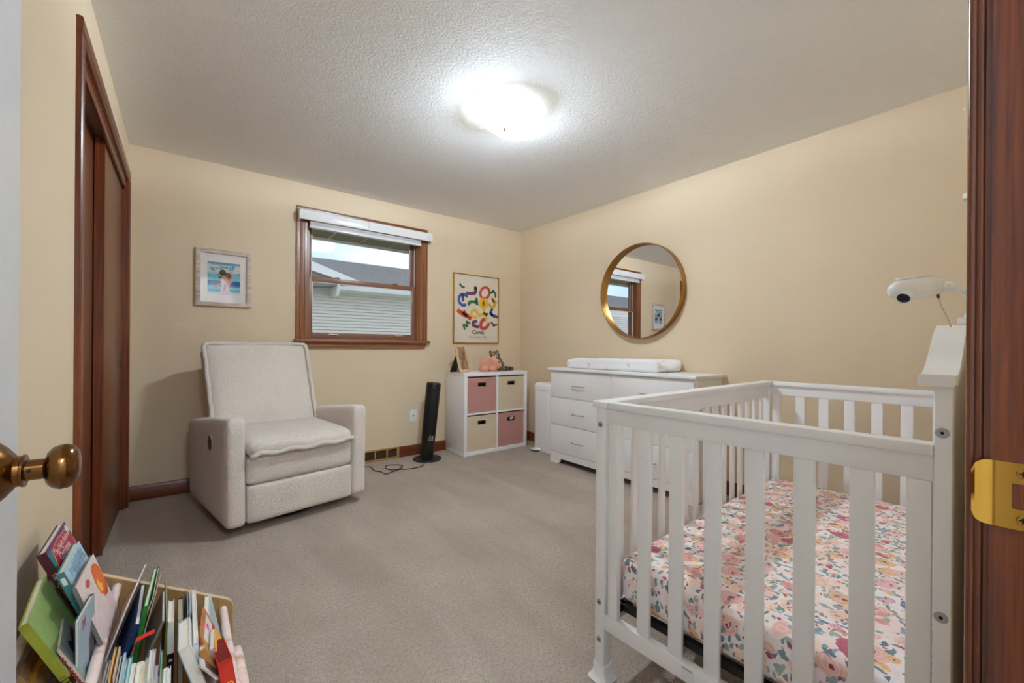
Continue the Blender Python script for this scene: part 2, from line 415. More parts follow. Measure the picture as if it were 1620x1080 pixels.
# strike plate (outline with a latch hole) and screws
SZ = 0.917; p0, p1 = -0.018, 0.0415; h = .0305
def strike():
    bm = B()
    ys = [p0, .0025, .0165, p1 - .013, p1]; zs = [-h, -.0115, .0115, h]
    bend = lambda y: JX - .0014 - (max(0, y - (YF - .004)) ** 2) * 22.0
    for i in range(4):
        for j in range(3):
            if i == 1 and j == 1: continue
            y0, y1, z0, z1 = ys[i], ys[i + 1], zs[j], zs[j + 1]
            n = 6 if i >= 2 else 1
            for q in range(n):
                a, c = y0 + (y1 - y0) * q / n, y0 + (y1 - y0) * (q + 1) / n
                def lim(y, z):
                    r = .011
                    if y > p1 - r and abs(z) > h - .001:
                        t = (y - (p1 - r)) / r; return math.copysign(h - r + r * math.sqrt(max(0, 1 - t * t)), z)
                    return z
                vv = []
                for (yy, zz) in ((a, z0), (c, z0), (c, z1), (a, z1)):
                    zz = lim(yy, zz); vv.append((bend(yy), yy, SZ + zz))
                A = [bm.bm.verts.new(p) for p in vv]; Bq = [bm.bm.verts.new((p[0] + .0013, p[1], p[2])) for p in vv]
                bm.bm.faces.new(A); bm.bm.faces.new(Bq[::-1])
                for k in range(4): bm.bm.faces.new((A[k], A[(k + 1) % 4], Bq[(k + 1) % 4], Bq[k]))
    bmesh.ops.remove_doubles(bm.bm, verts=bm.bm.verts[:], dist=1e-5)
    return bm
sp = strike().obj('strike_plate', M_STRIKE, tj, 30)
for dz in (-.021, .021):
    c = (JX - .0014, .010, SZ + dz)
    B().lathe([(0, -.0012), (.0036, -.0012), (.0044, -.0002), (.0044, .001), (0, .001)], 18, 'x', c).obj('screw', M_STRIKE, sp)
    b = B(); b.box(c[0] - .0016, c[0] - .0009, c[1] - .0026, c[1] + .0026, c[2] - .0006, c[2] + .0006); b.box(c[0] - .0016, c[0] - .0009, c[1] - .0006, c[1] + .0006, c[2] - .0026, c[2] + .0026)
    b.obj('screw_slot', M_DARK, sp)

# ------------------------------------------------------------------ window
wn = empty('window_1', kind='structure')
FT = .02
def flute(w, t): return [(0, 0), (0, t), (w * .1, t), (w * .14, t * .7), (w * .3, t * .62), (w * .34, t * .9), (w * .5, t * .95), (w * .54, t * .7), (w * .7, t * .62), (w * .74, t * .95), (w * .96, t * .9), (w, t * .7), (w, 0)]
B().prism([(.723 + p[0], YB - p[1]) for p in flute(.082, FT)], 'z', 1.105, 2.115).obj('casing', M_WIN_Z, wn)
B().prism([(1.89 - p[0], YB - p[1]) for p in flute(.085, FT)], 'z', 1.105, 2.115).obj('casing', M_WIN_Z, wn)
B().prism([(YB - p[1], 2.193 - p[0]) for p in flute(.078, FT)], 'x', .723, 1.89).obj('head_casing', M_WIN_X, wn)
B().box(.703, 1.911, YB - .05, YB + .09, 1.079, 1.105, .006, 3).obj('stool', M_WIN_X, wn)
b = B(); b.prism([(.735, 1.079), (.752, 1.028), (1.865, 1.028), (1.885, 1.079)], 'y', YB - .018, YB); b.obj('apron', M_WIN_X, wn)
b = B(); b.prism([(.733, 1.079), (.738, 1.064), (1.882, 1.064), (1.887, 1.079)], 'y', YB - .024, YB - .017); b.obj('apron_bead', M_WIN_X, wn)
for x0, x1 in ((WX0, WX0 + .012), (WX1 - .012, WX1)):
    B().box(x0, x1, YB, YB + .14, 1.105, 2.115).obj('jamb', M_WIN_Z, wn)
B().box(WX0, WX1, YB, YB + .14, 2.10, 2.115).obj('head_jamb', M_WIN_X, wn)
for x0, x1 in ((WX1 - .021, WX1 - .012), (WX0 + .012, WX0 + .021)):
    B().box(x0, x1, YB + .062, YB + .070, 1.11, 2.10).obj('jamb_track', plain('grey_vinyl', (206, 196, 188), .4), wn)
    B().box(x0, x1, YB + .015, YB + .024, 1.11, 2.10).obj('stop_bead', M_WIN_Z, wn)
g = NT('window_glass'); g.t.nodes.remove(g.b)
tb = g.n('BsdfTransparent'); gb = g.n('BsdfGlossy'); gb.inputs['Roughness'].default_value = .02; mx = g.n('MixShader'); mx.inputs[0].default_value = .05
g.l(tb.outputs[0], mx.inputs[1]); g.l(gb.outputs[0], mx.inputs[2]); g.l(mx.outputs[0], g.out.inputs[0]); M_GLASS = g.m
def sash(name, y0, y1, z0, z1, bot, top, lock):
    s = empty(name, loc=(0, 0, 0)); s.parent = wn
    x0, x1 = WX0 + .012, WX1 - .022
    for a, c in ((x0, x0 + .036), (x1 - .036, x1)): B().box(a, c, y0, y1, z0, z1, .002).obj('stile', M_SASH_Z, s)
    B().box(x0 + .036, x1 - .036, y0, y1, z0, z0 + bot, .002).obj('bottom_rail', M_SASH_Z, s)
    B().box(x0 + .036, x1 - .036, y0, y1, z1 - top, z1, .002).obj('top_rail', M_SASH_Z, s)
    gx0, gx1, gz0, gz1 = x0 + .036, x1 - .036, z0 + bot, z1 - top; ym = (y0 + y1) / 2
    b = B()
    for q in ((gx0, gx0 + .006, gz0, gz1), (gx1 - .006, gx1, gz0, gz1), (gx0, gx1, gz0, gz0 + .006), (gx0, gx1, gz1 - .006, gz1)):
        b.box(q[0], q[1], ym - .009, ym - .003, q[2], q[3])
    b.obj('glazing_bead', M_WHITE, s)
    B().box(gx0, gx1, ym - .002, ym + .002, gz0, gz1).obj('pane', M_GLASS, s, 0)
    return s
lo = sash('lower_sash', YB + .026, YB + .058, 1.107, 1.632, .055, .04, True)
up = sash('upper_sash', YB + .072, YB + .104, 1.594, 2.10, .04, .05, False)
for x in (1.02, 1.62):
    b = B(); b.box(x - .04, x + .04, YB + .010, YB + .026, 1.146, 1.152, .002); b.box(x - .04, x - .032, YB + .010, YB + .026, 1.138, 1.15); b.box(x + .032, x + .04, YB + .010, YB + .026, 1.138, 1.15)
    b.obj('sash_lift', plain('lift_metal', (206, 182, 164), .3, .6), lo)
for x in (1.05, 1.58):
    b = B(); b.box(x - .022, x + .022, YB + .03, YB + .055, 1.632, 1.640, .002); b.tube([(x - .012, YB + .04, 1.642), (x + .02, YB + .035, 1.644)], .004)
    b.obj('sash_lock', M_SASH_Z, lo)

# ------------------------------------------------------------------ outside
struct(B().box(-12, 22, YB + .14, 30, -.75, -.6).obj('ground', plain('lawn', (96, 112, 66), .95, var=.3, vs=3), smooth=0))
SOF = empty('soffit', kind='structure')
pm = B().box(0, .150, 0, .62, 0, .008, .002).mesh('soffit_panel'); m_sof = plain('olive_brown_soffit', (150, 138, 112), .6, var=.06)
first = None
for i in range(26):
    o = link('soffit_panel', pm, m_sof, SOF, 0, (-.7 + i * .156, YB + .14, 2.145 + (i % 2) * .003))
B().box(-.8, 3.5, YB + .76, YB + .785, 2.12, 2.30).obj('fascia_board', M_WHITE, SOF)
hs = empty('neighbor_house', 'neighbouring house with pale clapboard wall, grey shingle roof and white gutter', 'house', (0, 9.0, -.6))
HY = 9.0; hz = .6
m_sid = plain('pale_clapboard', (226, 221, 214), .6, var=.03); m_shin = NT('grey_asphalt_shingle')
v = m_shin.coord((1, 1, 1)); bt = m_shin.n('TexBrick'); bt.inputs['Scale'].default_value = 6.5; bt.inputs['Mortar Size'].default_value = .01
bt.inputs['Color1'].default_value = lin((112, 110, 112)); bt.inputs['Color2'].default_value = lin((140, 137, 138)); bt.inputs['Mortar'].default_value = lin((84, 82, 84))
m_shin.l(v, bt.inputs['Vector']); m_shin.base(m_shin.mix(.5, bt.outputs['Color'], m_shin.ramp(m_shin.noise(v, 24, 3), [(.3, lin((100, 98, 100))), (.7, lin((150, 147, 147)))]))); m_shin.set(Roughness=.95)
b = B(); z = 0.0; pit = .066
while z < 2.74:
    b.prism([(.04, z), (-.006, z), (.012, z + pit - .014), (.04, z + pit - .014)], 'x', -14, 9); z += pit
tag(b.obj('siding', m_sid, hs, 0), kind='stuff')
B().box(-14, 9, .035, .3, 0, 2.95).obj('wall', m_sid, hs, 0)
# main roof: eave above the gutter, rising to the ridge
ez, ey, rzg, ryg = 2.30 + hz, -.32, 3.14 + hz, 1.66
gx = aty(533, 452, HY - .3).x
b = B(); vv = [(gx - .02, ey, ez), (9, ey, ez), (9, ryg, rzg), (-14, ryg, rzg), (-14, .02, ez + .14), (gx - .02, .02, ez + .14)]
A = [b.bm.verts.new(p) for p in vv]; A2 = [b.bm.verts.new((p[0], p[1] + .02, p[2] - .05)) for p in vv]
b.bm.faces.new(A); b.bm.faces.new(A2[::-1])
for k in range(6): b.bm.faces.new((A[k], A[(k + 1) % 6], A2[(k + 1) % 6], A2[k]))
b.obj('roof', m_shin.m, hs, 0)
B().box(gx, 9, ey + .04, .03, ez - .16, ez - .13).obj('eave_soffit', M_WHITE, hs)
b = B(); gp = [(ey - .10, ez + .0), (ey - .10, ez - .05), (ey - .075, ez - .13), (ey + .0, ez - .15), (ey + .02, ez - .15), (ey + .02, ez), (ey + .005, ez), (ey + .005, ez - .12), (ey - .06, ez - .11), (ey - .085, ez)]
b.prism(gp, 'x', gx + .02, 9); b.obj('gutter', M_WHITE, hs)
b = B(); b.prism([(ey - .14, ez + .03), (ey - .14, ez - .10), (ey - .04, ez - .26), (.03, ez - .26), (.03, ez + .1), (ey + .2, ez + .08)], 'x', gx - .03, gx + .02); b.obj('eave_end_board', M_WHITE, hs)
# gable rake board on the left with the gable wall under it, its shade put into the grey colour
p = [aty(478, 406, HY - .5), aty(572, 446, HY - .5), aty(548, 446, HY - .5), aty(478, 422, HY - .5)]
B().prism([(q.x, q.z + hz) for q in p], 'y', -.5, -.44).obj('rake_board', M_WHITE, hs)
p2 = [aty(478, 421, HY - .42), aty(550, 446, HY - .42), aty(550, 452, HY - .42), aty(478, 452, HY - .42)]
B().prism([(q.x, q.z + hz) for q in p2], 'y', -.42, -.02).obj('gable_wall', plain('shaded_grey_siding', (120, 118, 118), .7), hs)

# ================================================================== WALL THINGS
# roller shade with cassette
sh = empty('window_shade', 'white cassette roller shade mounted over the window head', 'window shade', (0, 0, 0))
B().box(.737, 1.905, YB - .082, YB - .062, 2.073, 2.150, .004).obj('valance', M_PLASTIC, sh)
b = B(); b.prism([(YB - .07, 2.150), (YB - .082, 2.138), (YB - .082, 2.073), (YB - .02, 2.062), (YB - .02, 2.150)], 'x', .731, .742); b.obj('end_cap', M_PLASTIC, sh)
b = B(); b.prism([(YB - .07, 2.150), (YB - .082, 2.138), (YB - .082, 2.073), (YB - .02, 2.062), (YB - .02, 2.150)], 'x', 1.900, 1.911); b.obj('end_cap', M_PLASTIC, sh)
B().box(.742, 1.90, YB - .075, YB - .02, 2.142, 2.150).obj('cassette_top', M_PLASTIC, sh)
b = B()
for i in range(4): b.box(.815, 1.80, YB - .058 + (i % 2) * .004, YB - .026, 2.035 + i * .010, 2.044 + i * .010, .002)
b.obj('folded_cloth', plain('white_shade_cloth', (214, 215, 218), .7), sh)
B().box(.812, 1.803, YB - .062, YB - .024, 2.018, 2.036, .004).obj('bottom_rail', M_PLASTIC, sh)
B().box(1.285, 1.292, YB - .0835, YB - .081, 2.076, 2.147).obj('joint_clip', plain('shade_joint', (205, 206, 210), .4), sh)
for x in (.765, 1.878): B().lathe([(0, -.0015), (.006, -.0015), (.006, .001), (0, .001)], 14, 'y', (x, YB - .082, 2.11)).obj('screw_cover', plain('shade_joint', (205, 206, 210), .4), sh)

# picture of a beach embrace in a whitewashed frame
def picture_frame(root, x0, x1, z0, z1, yb, w, d, mat):
    for (a, c, e, f) in ((x0, x0 + w, z0, z1), (x1 - w, x1, z0, z1), (x0 + w, x1 - w, z0, z0 + w), (x0 + w, x1 - w, z1 - w, z1)):
        B().box(a, c, yb - d, yb, e, f, .002).obj('frame_bar', mat, root)
ax0, ax1, az0, az1 = .068, .410, 1.335, 1.751
ar = empty('framed_beach_picture', 'whitewashed wood frame with a beach painting of two people hugging', 'picture', (0, YB, 0))
s = NT('whitewashed_wood'); v = s.coord((18, 18, 90)); s.base(s.ramp(s.noise(v, 1, 5, .65), [(.3, lin((168, 150, 136))), (.55, lin((208, 194, 182))), (.75, lin((222, 210, 200)))])); s.set(Roughness=.7)
picture_frame(ar, ax0, ax1, az0, az1, 0, .030, .024, s.m)
B().box(ax0 + .02, ax1 - .02, -.010, -.006, az0 + .02, az1 - .02).obj('mat_board', plain('white_mat', (232, 226, 222), .8), ar, 0)
px0, px1, pz0, pz1 = .139, .339, 1.428, 1.660
s = NT('beach_paint'); v = s.coord(); sep = s.n('SeparateXYZ'); s.l(v, sep.inputs[0])
wob = s.noise(v, 22, 3); zz = s.math('ADD', sep.outputs[2], s.math('MULTIPLY', s.math('SUBTRACT', wob, .5), .02))
t = s.math('DIVIDE', s.math('SUBTRACT', zz, pz0), pz1 - pz0)
sky = s.ramp(t, [(0, lin((214, 226, 228))), (.05, lin((214, 226, 228))), (.09, lin((70, 160, 190))), (.2, lin((150, 205, 216))), (.27, lin((40, 110, 170))), (.3, lin((22, 74, 140))), (.40, lin((22, 74, 140))), (.43, lin((120, 195, 196))), (.62, lin((78, 172, 196))), (.98, lin((60, 140, 176)))])
cl = s.noise(s.coord((16, 16, 26)), 1, 5, .7, .6); band = s.ramp(t, [(.55, (0, 0, 0, 1)), (.72, (1, 1, 1, 1)), (.88, (1, 1, 1, 1)), (.96, (0, 0, 0, 1))])
cm = s.math('MULTIPLY', s.math('MULTIPLY', s.math('GREATER_THAN', cl, .46), band), .85)
s.base(s.mix(cm, sky, lin((226, 214, 204)))); s.set(Roughness=.6)
B().box(px0, px1, -.0125, -.0105, pz0, pz1).obj('painting', s.m, ar, 0)
def fig(name, pts, mat, y, parent):
    return B().prism([(px0 + p[0] * (px1 - px0), pz0 + p[1] * (pz1 - pz0)) for p in pts], 'y', y - .0012, y).obj(name, mat, parent, 0)
def ell(cx, cy, rx, ry, n=18, tilt=0): return [(cx + rx * math.cos(2 * PI * k / n) * math.cos(tilt) - ry * math.sin(2 * PI * k / n) * math.sin(tilt), cy + rx * math.cos(2 * PI * k / n) * math.sin(tilt) + ry * math.sin(2 * PI * k / n) * math.cos(tilt)) for k in range(n)]
m_skin = plain('painted_skin', (206, 152, 104), .6); m_dress = plain('painted_dress', (226, 200, 206), .6); m_pink = plain('painted_pink', (206, 92, 120), .6); m_hair = plain('painted_hair', (62, 34, 28), .6); m_hair2 = plain('painted_hair_light', (132, 76, 44), .6)
fig('painted_dress', [(.40, 0), (.38, .12), (.42, .3), (.38, .44), (.44, .56), (.60, .56), (.68, .40), (.66, .2), (.68, 0)], m_dress, -.0126, ar)
fig('painted_leg', [(.17, .21), (.24, .25), (.42, .36), (.44, .31), (.28, .2)], m_skin, -.0134, ar)
fig('painted_leg', [(.47, .1), (.50, .1), (.56, .3), (.52, .34)], m_skin, -.0134, ar)
fig('painted_top', ell(.66, .42, .07, .12), m_pink, -.0130, ar)
fig('painted_hair', ell(.62, .60, .11, .10, tilt=-.5), m_hair2, -.0132, ar)
fig('painted_arm', [(.36, .52), (.40, .56), (.56, .56), (.66, .32), (.60, .30), (.50, .48)], m_skin, -.0142, ar)
fig('painted_hair', ell(.45, .68, .10, .10), m_hair, -.0146, ar)
fig('painted_hair', ell(.38, .52, .06, .03), m_hair, -.0146, ar)
g2 = NT('picture_glass'); g2.t.nodes.remove(g2.b); tb = g2.n('BsdfTransparent'); gb = g2.n('BsdfGlossy'); gb.inputs['Roughness'].default_value = .05; mx = g2.n('MixShader'); mx.inputs[0].default_value = .03
g2.l(tb.outputs[0], mx.inputs[1]); g2.l(gb.outputs[0], mx.inputs[2]); g2.l(mx.outputs[0], g2.out.inputs[0]); M_PGLASS = g2.m
B().box(ax0 + .028, ax1 - .028, -.018, -.017, az0 + .028, az1 - .028).obj('glass', M_PGLASS, ar, 0)

# poster: generic bright brush strokes, caption below
po = empty('framed_poster', 'thin gold framed poster of bright painted brush strokes above the cube shelf', 'poster', (0, YB, 0))
qx0, qx1, qz0, qz1 = 2.186, 2.765, 1.088, 1.818
picture_frame(po, qx0, qx1, qz0, qz1, 0, .010, .024, plain('poster_gold', (196, 152, 72), .35, .9, var=.05))
B().box(qx0 + .01, qx1 - .01, -.012, -.008, qz0 + .01, qz1 - .01).obj('paper', plain('cream_paper', (226, 215, 200), .8, var=.01), po, 0)
def stroke(pts, w, rgb, y=-.0122):
    P = [Vector((qx0 + p[0] * (qx1 - qx0), 0, qz1 - p[1] * (qz1 - qz0))) for p in pts]
    cc = sum(P, Vector()) / len(P); rt = Matrix.Rotation(random.choice((-1, 1)) * random.uniform(.7, 2.2), 3, 'Y'); P = [cc + rt @ (q - cc) for q in P]
    # densify
    D = []
    for i in range(len(P) - 1):
        p0_, p1_, p2_, p3_ = P[max(i - 1, 0)], P[i], P[i + 1], P[min(i + 2, len(P) - 1)]
        for k in range(6):
            t = k / 6; D.append(0.5 * ((2 * p1_) + (-p0_ + p2_) * t + (2 * p0_ - 5 * p1_ + 4 * p2_ - p3_) * t * t + (-p0_ + 3 * p1_ - 3 * p2_ + p3_) * t ** 3))
    D.append(P[-1]); bm = B(); L, R = [], []
    n = len(D)
    for i, p in enumerate(D):
        t = (D[min(i + 1, n - 1)] - D[max(i - 1, 0)]).normalized(); nn = Vector((-t.z, 0, t.x))
        ww = w * (.85 + .25 * random.random()) * (0.75 if i in (0, n - 1) else 1)
        L.append(p + nn * ww / 2); R.append(p - nn * ww / 2)
    for i in range(n - 1):
        f = [bm.bm.verts.new((q.x, y, q.z)) for q in (L[i], L[i + 1], R[i + 1], R[i])]; bm.bm.faces.new(f)
    nm = 'ink_%d_%d_%d' % rgb
    return bm.obj('brush_stroke', MATS.get(nm) or plain(nm, rgb, .7, var=.12, vs=40), po, 0)
RED, PUR, YEL, BLU, GRN, ORG = (196, 62, 40), (98, 56, 98), (236, 190, 30), (52, 82, 160), (38, 104, 62), (222, 170, 30)
circ = lambda cx, cy, rx, ry, a0=0, a1=360, n=12: [(cx + rx * math.cos(math.radians(a0 + (a1 - a0) * k / n)), cy + ry * math.sin(math.radians(a0 + (a1 - a0) * k / n))) for k in range(n + 1)]
stroke([(.17, .13), (.20, .17), (.18, .23)], .024, GRN); stroke([(.36, .14), (.35, .22), (.37, .30), (.48, .31)], .040, PUR)
stroke([(.45, .19), (.49, .22)], .04, YEL); stroke(circ(.68, .24, .115, .075, 20, 390), .03, RED)
stroke([(.84, .19), (.85, .26)], .03, GRN); stroke([(.92, .18), (.92, .25), (.86, .30)], .026, GRN)
stroke(circ(.20, .36, .10, .075, -30, 250), .032, BLU); stroke([(.14, .37), (.26, .33)], .03, BLU)
stroke([(.38, .34), (.42, .40), (.38, .50)], .036, GRN); stroke([(.54, .34), (.46, .43)], .032, GRN)
stroke(circ(.65, .40, .05, .035, 0, 360), .075, YEL, -.0124); stroke([(.80, .34), (.80, .43), (.88, .43), (.92, .34), (.93, .44)], .032, ORG)
stroke([(.16, .48), (.19, .58), (.23, .66)], .046, RED); stroke([(.35, .52), (.29, .60), (.23, .67)], .044, RED)
stroke(circ(.45, .57, .07, .055, -20, 320), .03, YEL); stroke([(.62, .50), (.62, .64)], .036, YEL); stroke(circ(.66, .54, .06, .04, -90, 100), .03, YEL); stroke([(.64, .58), (.78, .64)], .032, YEL)
stroke([(.80, .49), (.83, .56), (.92, .55)], .032, BLU); stroke([(.92, .49), (.91, .58), (.86, .64)], .036, BLU)
stroke([(.20, .77), (.24, .70), (.28, .76), (.33, .70), (.36, .77)], .022, GRN); stroke([(.44, .68), (.44, .75), (.50, .76), (.55, .67)], .036, PUR)
stroke(circ(.70, .72, .115, .06, -60, -310), .040, RED); stroke([(.88, .66), (.86, .75)], .024, PUR); stroke([(.90, .68), (.94, .76)], .024, PUR)
my = frame_mtx((0, 0, 0), (1, 0, 0), (0, 0, 1), (0, -1, 0))
def caption(txt, size, z, mat, bold=0.0):
    text_mesh('caption', txt, size, mat, po, Matrix.Translation(((qx0 + qx1) / 2 + .02, -.0126, z)) @ my, .0003, bold=bold)
caption('Corita', .058, qz1 - .838 * (qz1 - qz0), plain('ink_dark', (64, 56, 52), .7), .0012)
caption('December 1978', .034, qz1 - .908 * (qz1 - qz0), plain('ink_grey', (150, 140, 130), .7))
B().box(qx0 + .012, qx1 - .012, -.019, -.018, qz0 + .012, qz1 - .012).obj('glass', M_PGLASS, po, 0)

# round mirror with deep gold frame
mi = empty('round_mirror', 'large round wall mirror with deep brushed gold frame', 'mirror', (XR, 2.125, 1.533))
R0 = .404
B().lathe([(R0 - .004, 0), (R0, -.002), (R0, -.062), (R0 - .001, -.063), (R0 - .005, -.063), (R0 - .006, -.062), (R0 - .006, -.012), (R0 - .006, -.004)], 96, 'x').obj('frame', M_GOLD, mi, 30)
s = NT('mirror_glass'); s.base((.92, .93, .93, 1)); s.set(Metallic=1.0, Roughness=0.0)
B().lathe([(0, -.016), (R0 - .0075, -.016), (R0 - .0075, -.006), (0, -.006)], 96, 'x').obj('mirror_glass', s.m, mi, 30)

# wall plate with coax jack
wp = empty('wall_plate', 'white coaxial wall plate on tan wall beside the black fan', 'wall plate', (1.757, YB, .381))
B().box(-.035, .035, -.006, 0, -.0575, .0575, .003).obj('plate', M_PLASTIC, wp)
B().lathe([(0, -.013), (.0035, -.013), (.0035, -.009), (.007, -.009), (.007, -.005), (0, -.005)], 12, 'y').obj('coax_jack', M_STEEL, wp)
for dz in (-.042, .042): B().lathe([(0, -.0075), (.003, -.0075), (.003, -.005), (0, -.005)], 10, 'y', (0, 0, dz)).obj('screw', M_PLASTIC, wp)
# baseboard register
vr = empty('baseboard_register', 'brass coloured baseboard heat register with dark louvres', 'heat vent', (1.437, YB, 0))
m_reg = plain('tan_metal', (186, 152, 92), .4, .4); hw = .172
for q in ((-hw, hw, .090, .104), (-hw, hw, .002, .016), (-hw, -hw + .02, .016, .090), (hw - .02, hw, .016, .090), (-.062, -.050, .016, .090), (.050, .062, .016, .090)):
    B().box(q[0], q[1], -.022 if q[2] < .05 else -.016, 0, q[2], q[3], .002).obj('frame_bar', m_reg, vr)
B().box(-hw + .01, hw - .01, -.006, -.001, .012, .094).obj('dark_back', M_DARK, vr)
lm = B().box(-.0515, .0515, -.012, -.004, -.0012, .0012).mesh('louvre')
for cx in (-.107, 0.0, .107):
    for k in range(6):
        o = link('louvre', lm, plain('dark_tan_metal', (96, 72, 44), .5, .4), vr, 0, (cx, -.004, .024 + k * .0118), (.6, 0, 0))

# white shelf in the corner beside the door wall
b = B(); b.prism([(XR, YF + .002), (XR, .252), (XR - .03, .248), (XR - .20, .06), (XR - .21, YF + .002)], 'z', 1.806, 1.832)
cs = b.obj('corner_shelf', M_WHITE); tag(cs, 'small white corner shelf high on the wall beyond the crib', 'shelf')

# ================================================================== CEILING LAMP
LX, LY = 1.42, 1.885
cl_ = empty('ceiling_lamp', 'square bent glass ceiling light glowing white with brass finial', 'ceiling lamp', (LX, LY, HC), math.radians(16))
B().lathe([(0, 0), (.132, 0), (.137, -.023), (.133, -.024), (.126, -.006), (0, -.006)], 32).obj('mounting_pan', M_WHITE, cl_)  # rim shaped to block upward bulb light and shrink the ceiling halo
s = NT('frosted_lamp_glass'); s.t.nodes.remove(s.b)
tr_ = s.n('BsdfTranslucent'); tr_.inputs[0].default_value = (1, .97, .88, 1); tb = s.n('BsdfTransparent'); em = s.n('Emission')
vv = s.coord(); em.inputs['Strength'].default_value = 0.62
fr = s.noise(vv, 30, 4, .6, 1.0); s.l(s.ramp(fr, [(.35, lin((255, 236, 180))), (.65, lin((255, 250, 234)))]), em.inputs['Color'])
df = s.n('BsdfDiffuse'); df.inputs[0].default_value = (1, .97, .9, 1); m0x = s.n('MixShader'); m0x.inputs[0].default_value = .5; s.l(tr_.outputs[0], m0x.inputs[1]); s.l(df.outputs[0], m0x.inputs[2])
m1 = s.n('MixShader'); m1.inputs[0].default_value = .72; s.l(m0x.outputs[0], m1.inputs[1]); s.l(tb.outputs[0], m1.inputs[2])
ad = s.n('AddShader'); s.l(m1.outputs[0], ad.inputs[0]); s.l(em.outputs[0], ad.inputs[1]); s.l(ad.outputs[0], s.out.inputs[0])
hs_ = .150; n = 16; b = B(); gv = {}
for i in range(n + 1):
    for j in range(n + 1):
        x, y = -1 + 2 * i / n, -1 + 2 * j / n
        z = -.098 + .052 * (max(abs(x), abs(y)) ** 3.0) + .012 * (abs(x * y)) ** 1.5
        gv[i, j] = (b.bm.verts.new((x * hs_, y * hs_, z)), b.bm.verts.new((x * hs_, y * hs_, z + .004)))
for i in range(n):
    for j in range(n):
        b.bm.faces.new([gv[i, j][0], gv[i, j + 1][0], gv[i + 1, j + 1][0], gv[i + 1, j][0]]); b.bm.faces.new([gv[i, j][1], gv[i + 1, j][1], gv[i + 1, j + 1][1], gv[i, j + 1][1]])
edge = [(i, 0) for i in range(n)] + [(n, j) for j in range(n)] + [(n - i, n) for i in range(n)] + [(0, n - j) for j in range(n)]
for k in range(len(edge)):
    a, c = gv[edge[k]], gv[edge[(k + 1) % len(edge)]]; b.bm.faces.new([a[0], c[0], c[1], a[1]])
b.obj('glass_shade', s.m, cl_, 60)
B().lathe([(0, -.118), (.006, -.117), (.008, -.112), (.005, -.107), (.009, -.104), (.009, -.099), (0, -.099)], 16).obj('finial', M_BRASS, cl_)
B().tube([(0, 0, -.014), (0, 0, -.1)], .003, 8).obj('stem', M_BRASS, cl_)
m_bulb = NT('lit_bulb'); m_bulb.t.nodes.remove(m_bulb.b); em = m_bulb.n('Emission'); em.inputs['Color'].default_value = (1, .95, .86, 1); em.inputs['Strength'].default_value = 4.0
tb = m_bulb.n('BsdfTransparent'); ad = m_bulb.n('AddShader'); m_bulb.l(tb.outputs[0], ad.inputs[0]); m_bulb.l(em.outputs[0], ad.inputs[1]); m_bulb.l(ad.outputs[0], m_bulb.out.inputs[0])
for sx in (-1, 1):
    B().ball((sx * .062, 0, -.030), (.030, .016, .016), 16).obj('bulb', m_bulb.m, cl_)
    B().lathe([(0, 0), (.012, 0), (.012, .02), (0, .02)], 12, 'x', (sx * .02 - .01, 0, -.030)).obj('socket', M_WHITE, cl_)
    L = bpy.data.lights.new('lamp_bulb', 'POINT'); L.energy = LAMP_W / 2; L.color = (.75, .88, 1); L.shadow_soft_size = .014
    lo_ = bpy.data.objects.new('lamp_bulb', L); COL.objects.link(lo_); lo_.parent = cl_; lo_.location = (sx * .062, 0, -.028)
# unseen fill lamp added behind the camera to brighten the room
hl = empty('hall_fill_lamp', 'added round fill light, unseen in the hall behind the doorway', 'ceiling lamp', (.25, -.95, HC))
B().lathe([(0, -.09), (.05, -.085), (.10, -.06), (.12, -.02), (.12, 0), (0, 0)], 32).obj('fill_dome', s.m, hl)
L = bpy.data.lights.new('hall_fill_bulb', 'POINT'); L.energy = HALL_FILL_W; L.color = (.75, .88, 1); L.shadow_soft_size = .12
o = bpy.data.objects.new('hall_fill_bulb', L); COL.objects.link(o); o.parent = hl; o.location = (0, 0, -.05)

# ================================================================== RECLINER
M_SHERPA = fabric('cream_sherpa', (222, 212, 202), 150, .9, .12, .95, .35, 4)
rc = empty('recliner_chair', 'cream sherpa recliner armchair with wide arms and high back', 'armchair', (.182, 2.682, 0), math.atan2(.157, .806))
RW, RD, AW = .822, .80, .102
slope = lambda q: (q[0], q[1], q[2] - (q[1] * .118 if q[2] > .3 else 0) * max(0, min(1, (q[2] - .3) / .35)))
def arm(x0, x1, out):
    return B().rbox(x0, x1, 0, RD, .050, .657, .032, 14, (.004, .003, .006), lambda q: (q[0] + out * .006 * max(0, .4 - q[2]) / .4, q[1], q[2] - q[1] * .118 * max(0, min(1, (q[2] - .3) / .3)) + (.020 * (q[1] / RD) if q[2] < .2 else 0)))
al = arm(0, AW, 1).obj('arm', M_SHERPA, rc, 180); arr = arm(RW - AW, RW, -1).obj('arm', M_SHERPA, rc, 180)
# release lever recess on the outer side of the arm
lv = Matrix.Translation((-.0045, .268, .490)) @ Matrix.Rotation(-.30, 4, 'X')
b = B(lv); b.prism([(.048 * math.sin(PI * 2 * k / 24) * (1 - .25 * abs(math.cos(2 * PI * k / 24))), .050 * math.cos(2 * PI * k / 24)) for k in range(24)], 'x', -.002, .006); b.obj('lever_rim', plain('light_rim', (206, 198, 190), .4), al)
b = B(lv); b.prism([(.038 * math.sin(PI * 2 * k / 24) * (1 - .25 * abs(math.cos(2 * PI * k / 24))), .042 * math.cos(2 * PI * k / 24)) for k in range(24)], 'x', -.0032, .004); b.obj('lever_cup', M_BLACK, al)
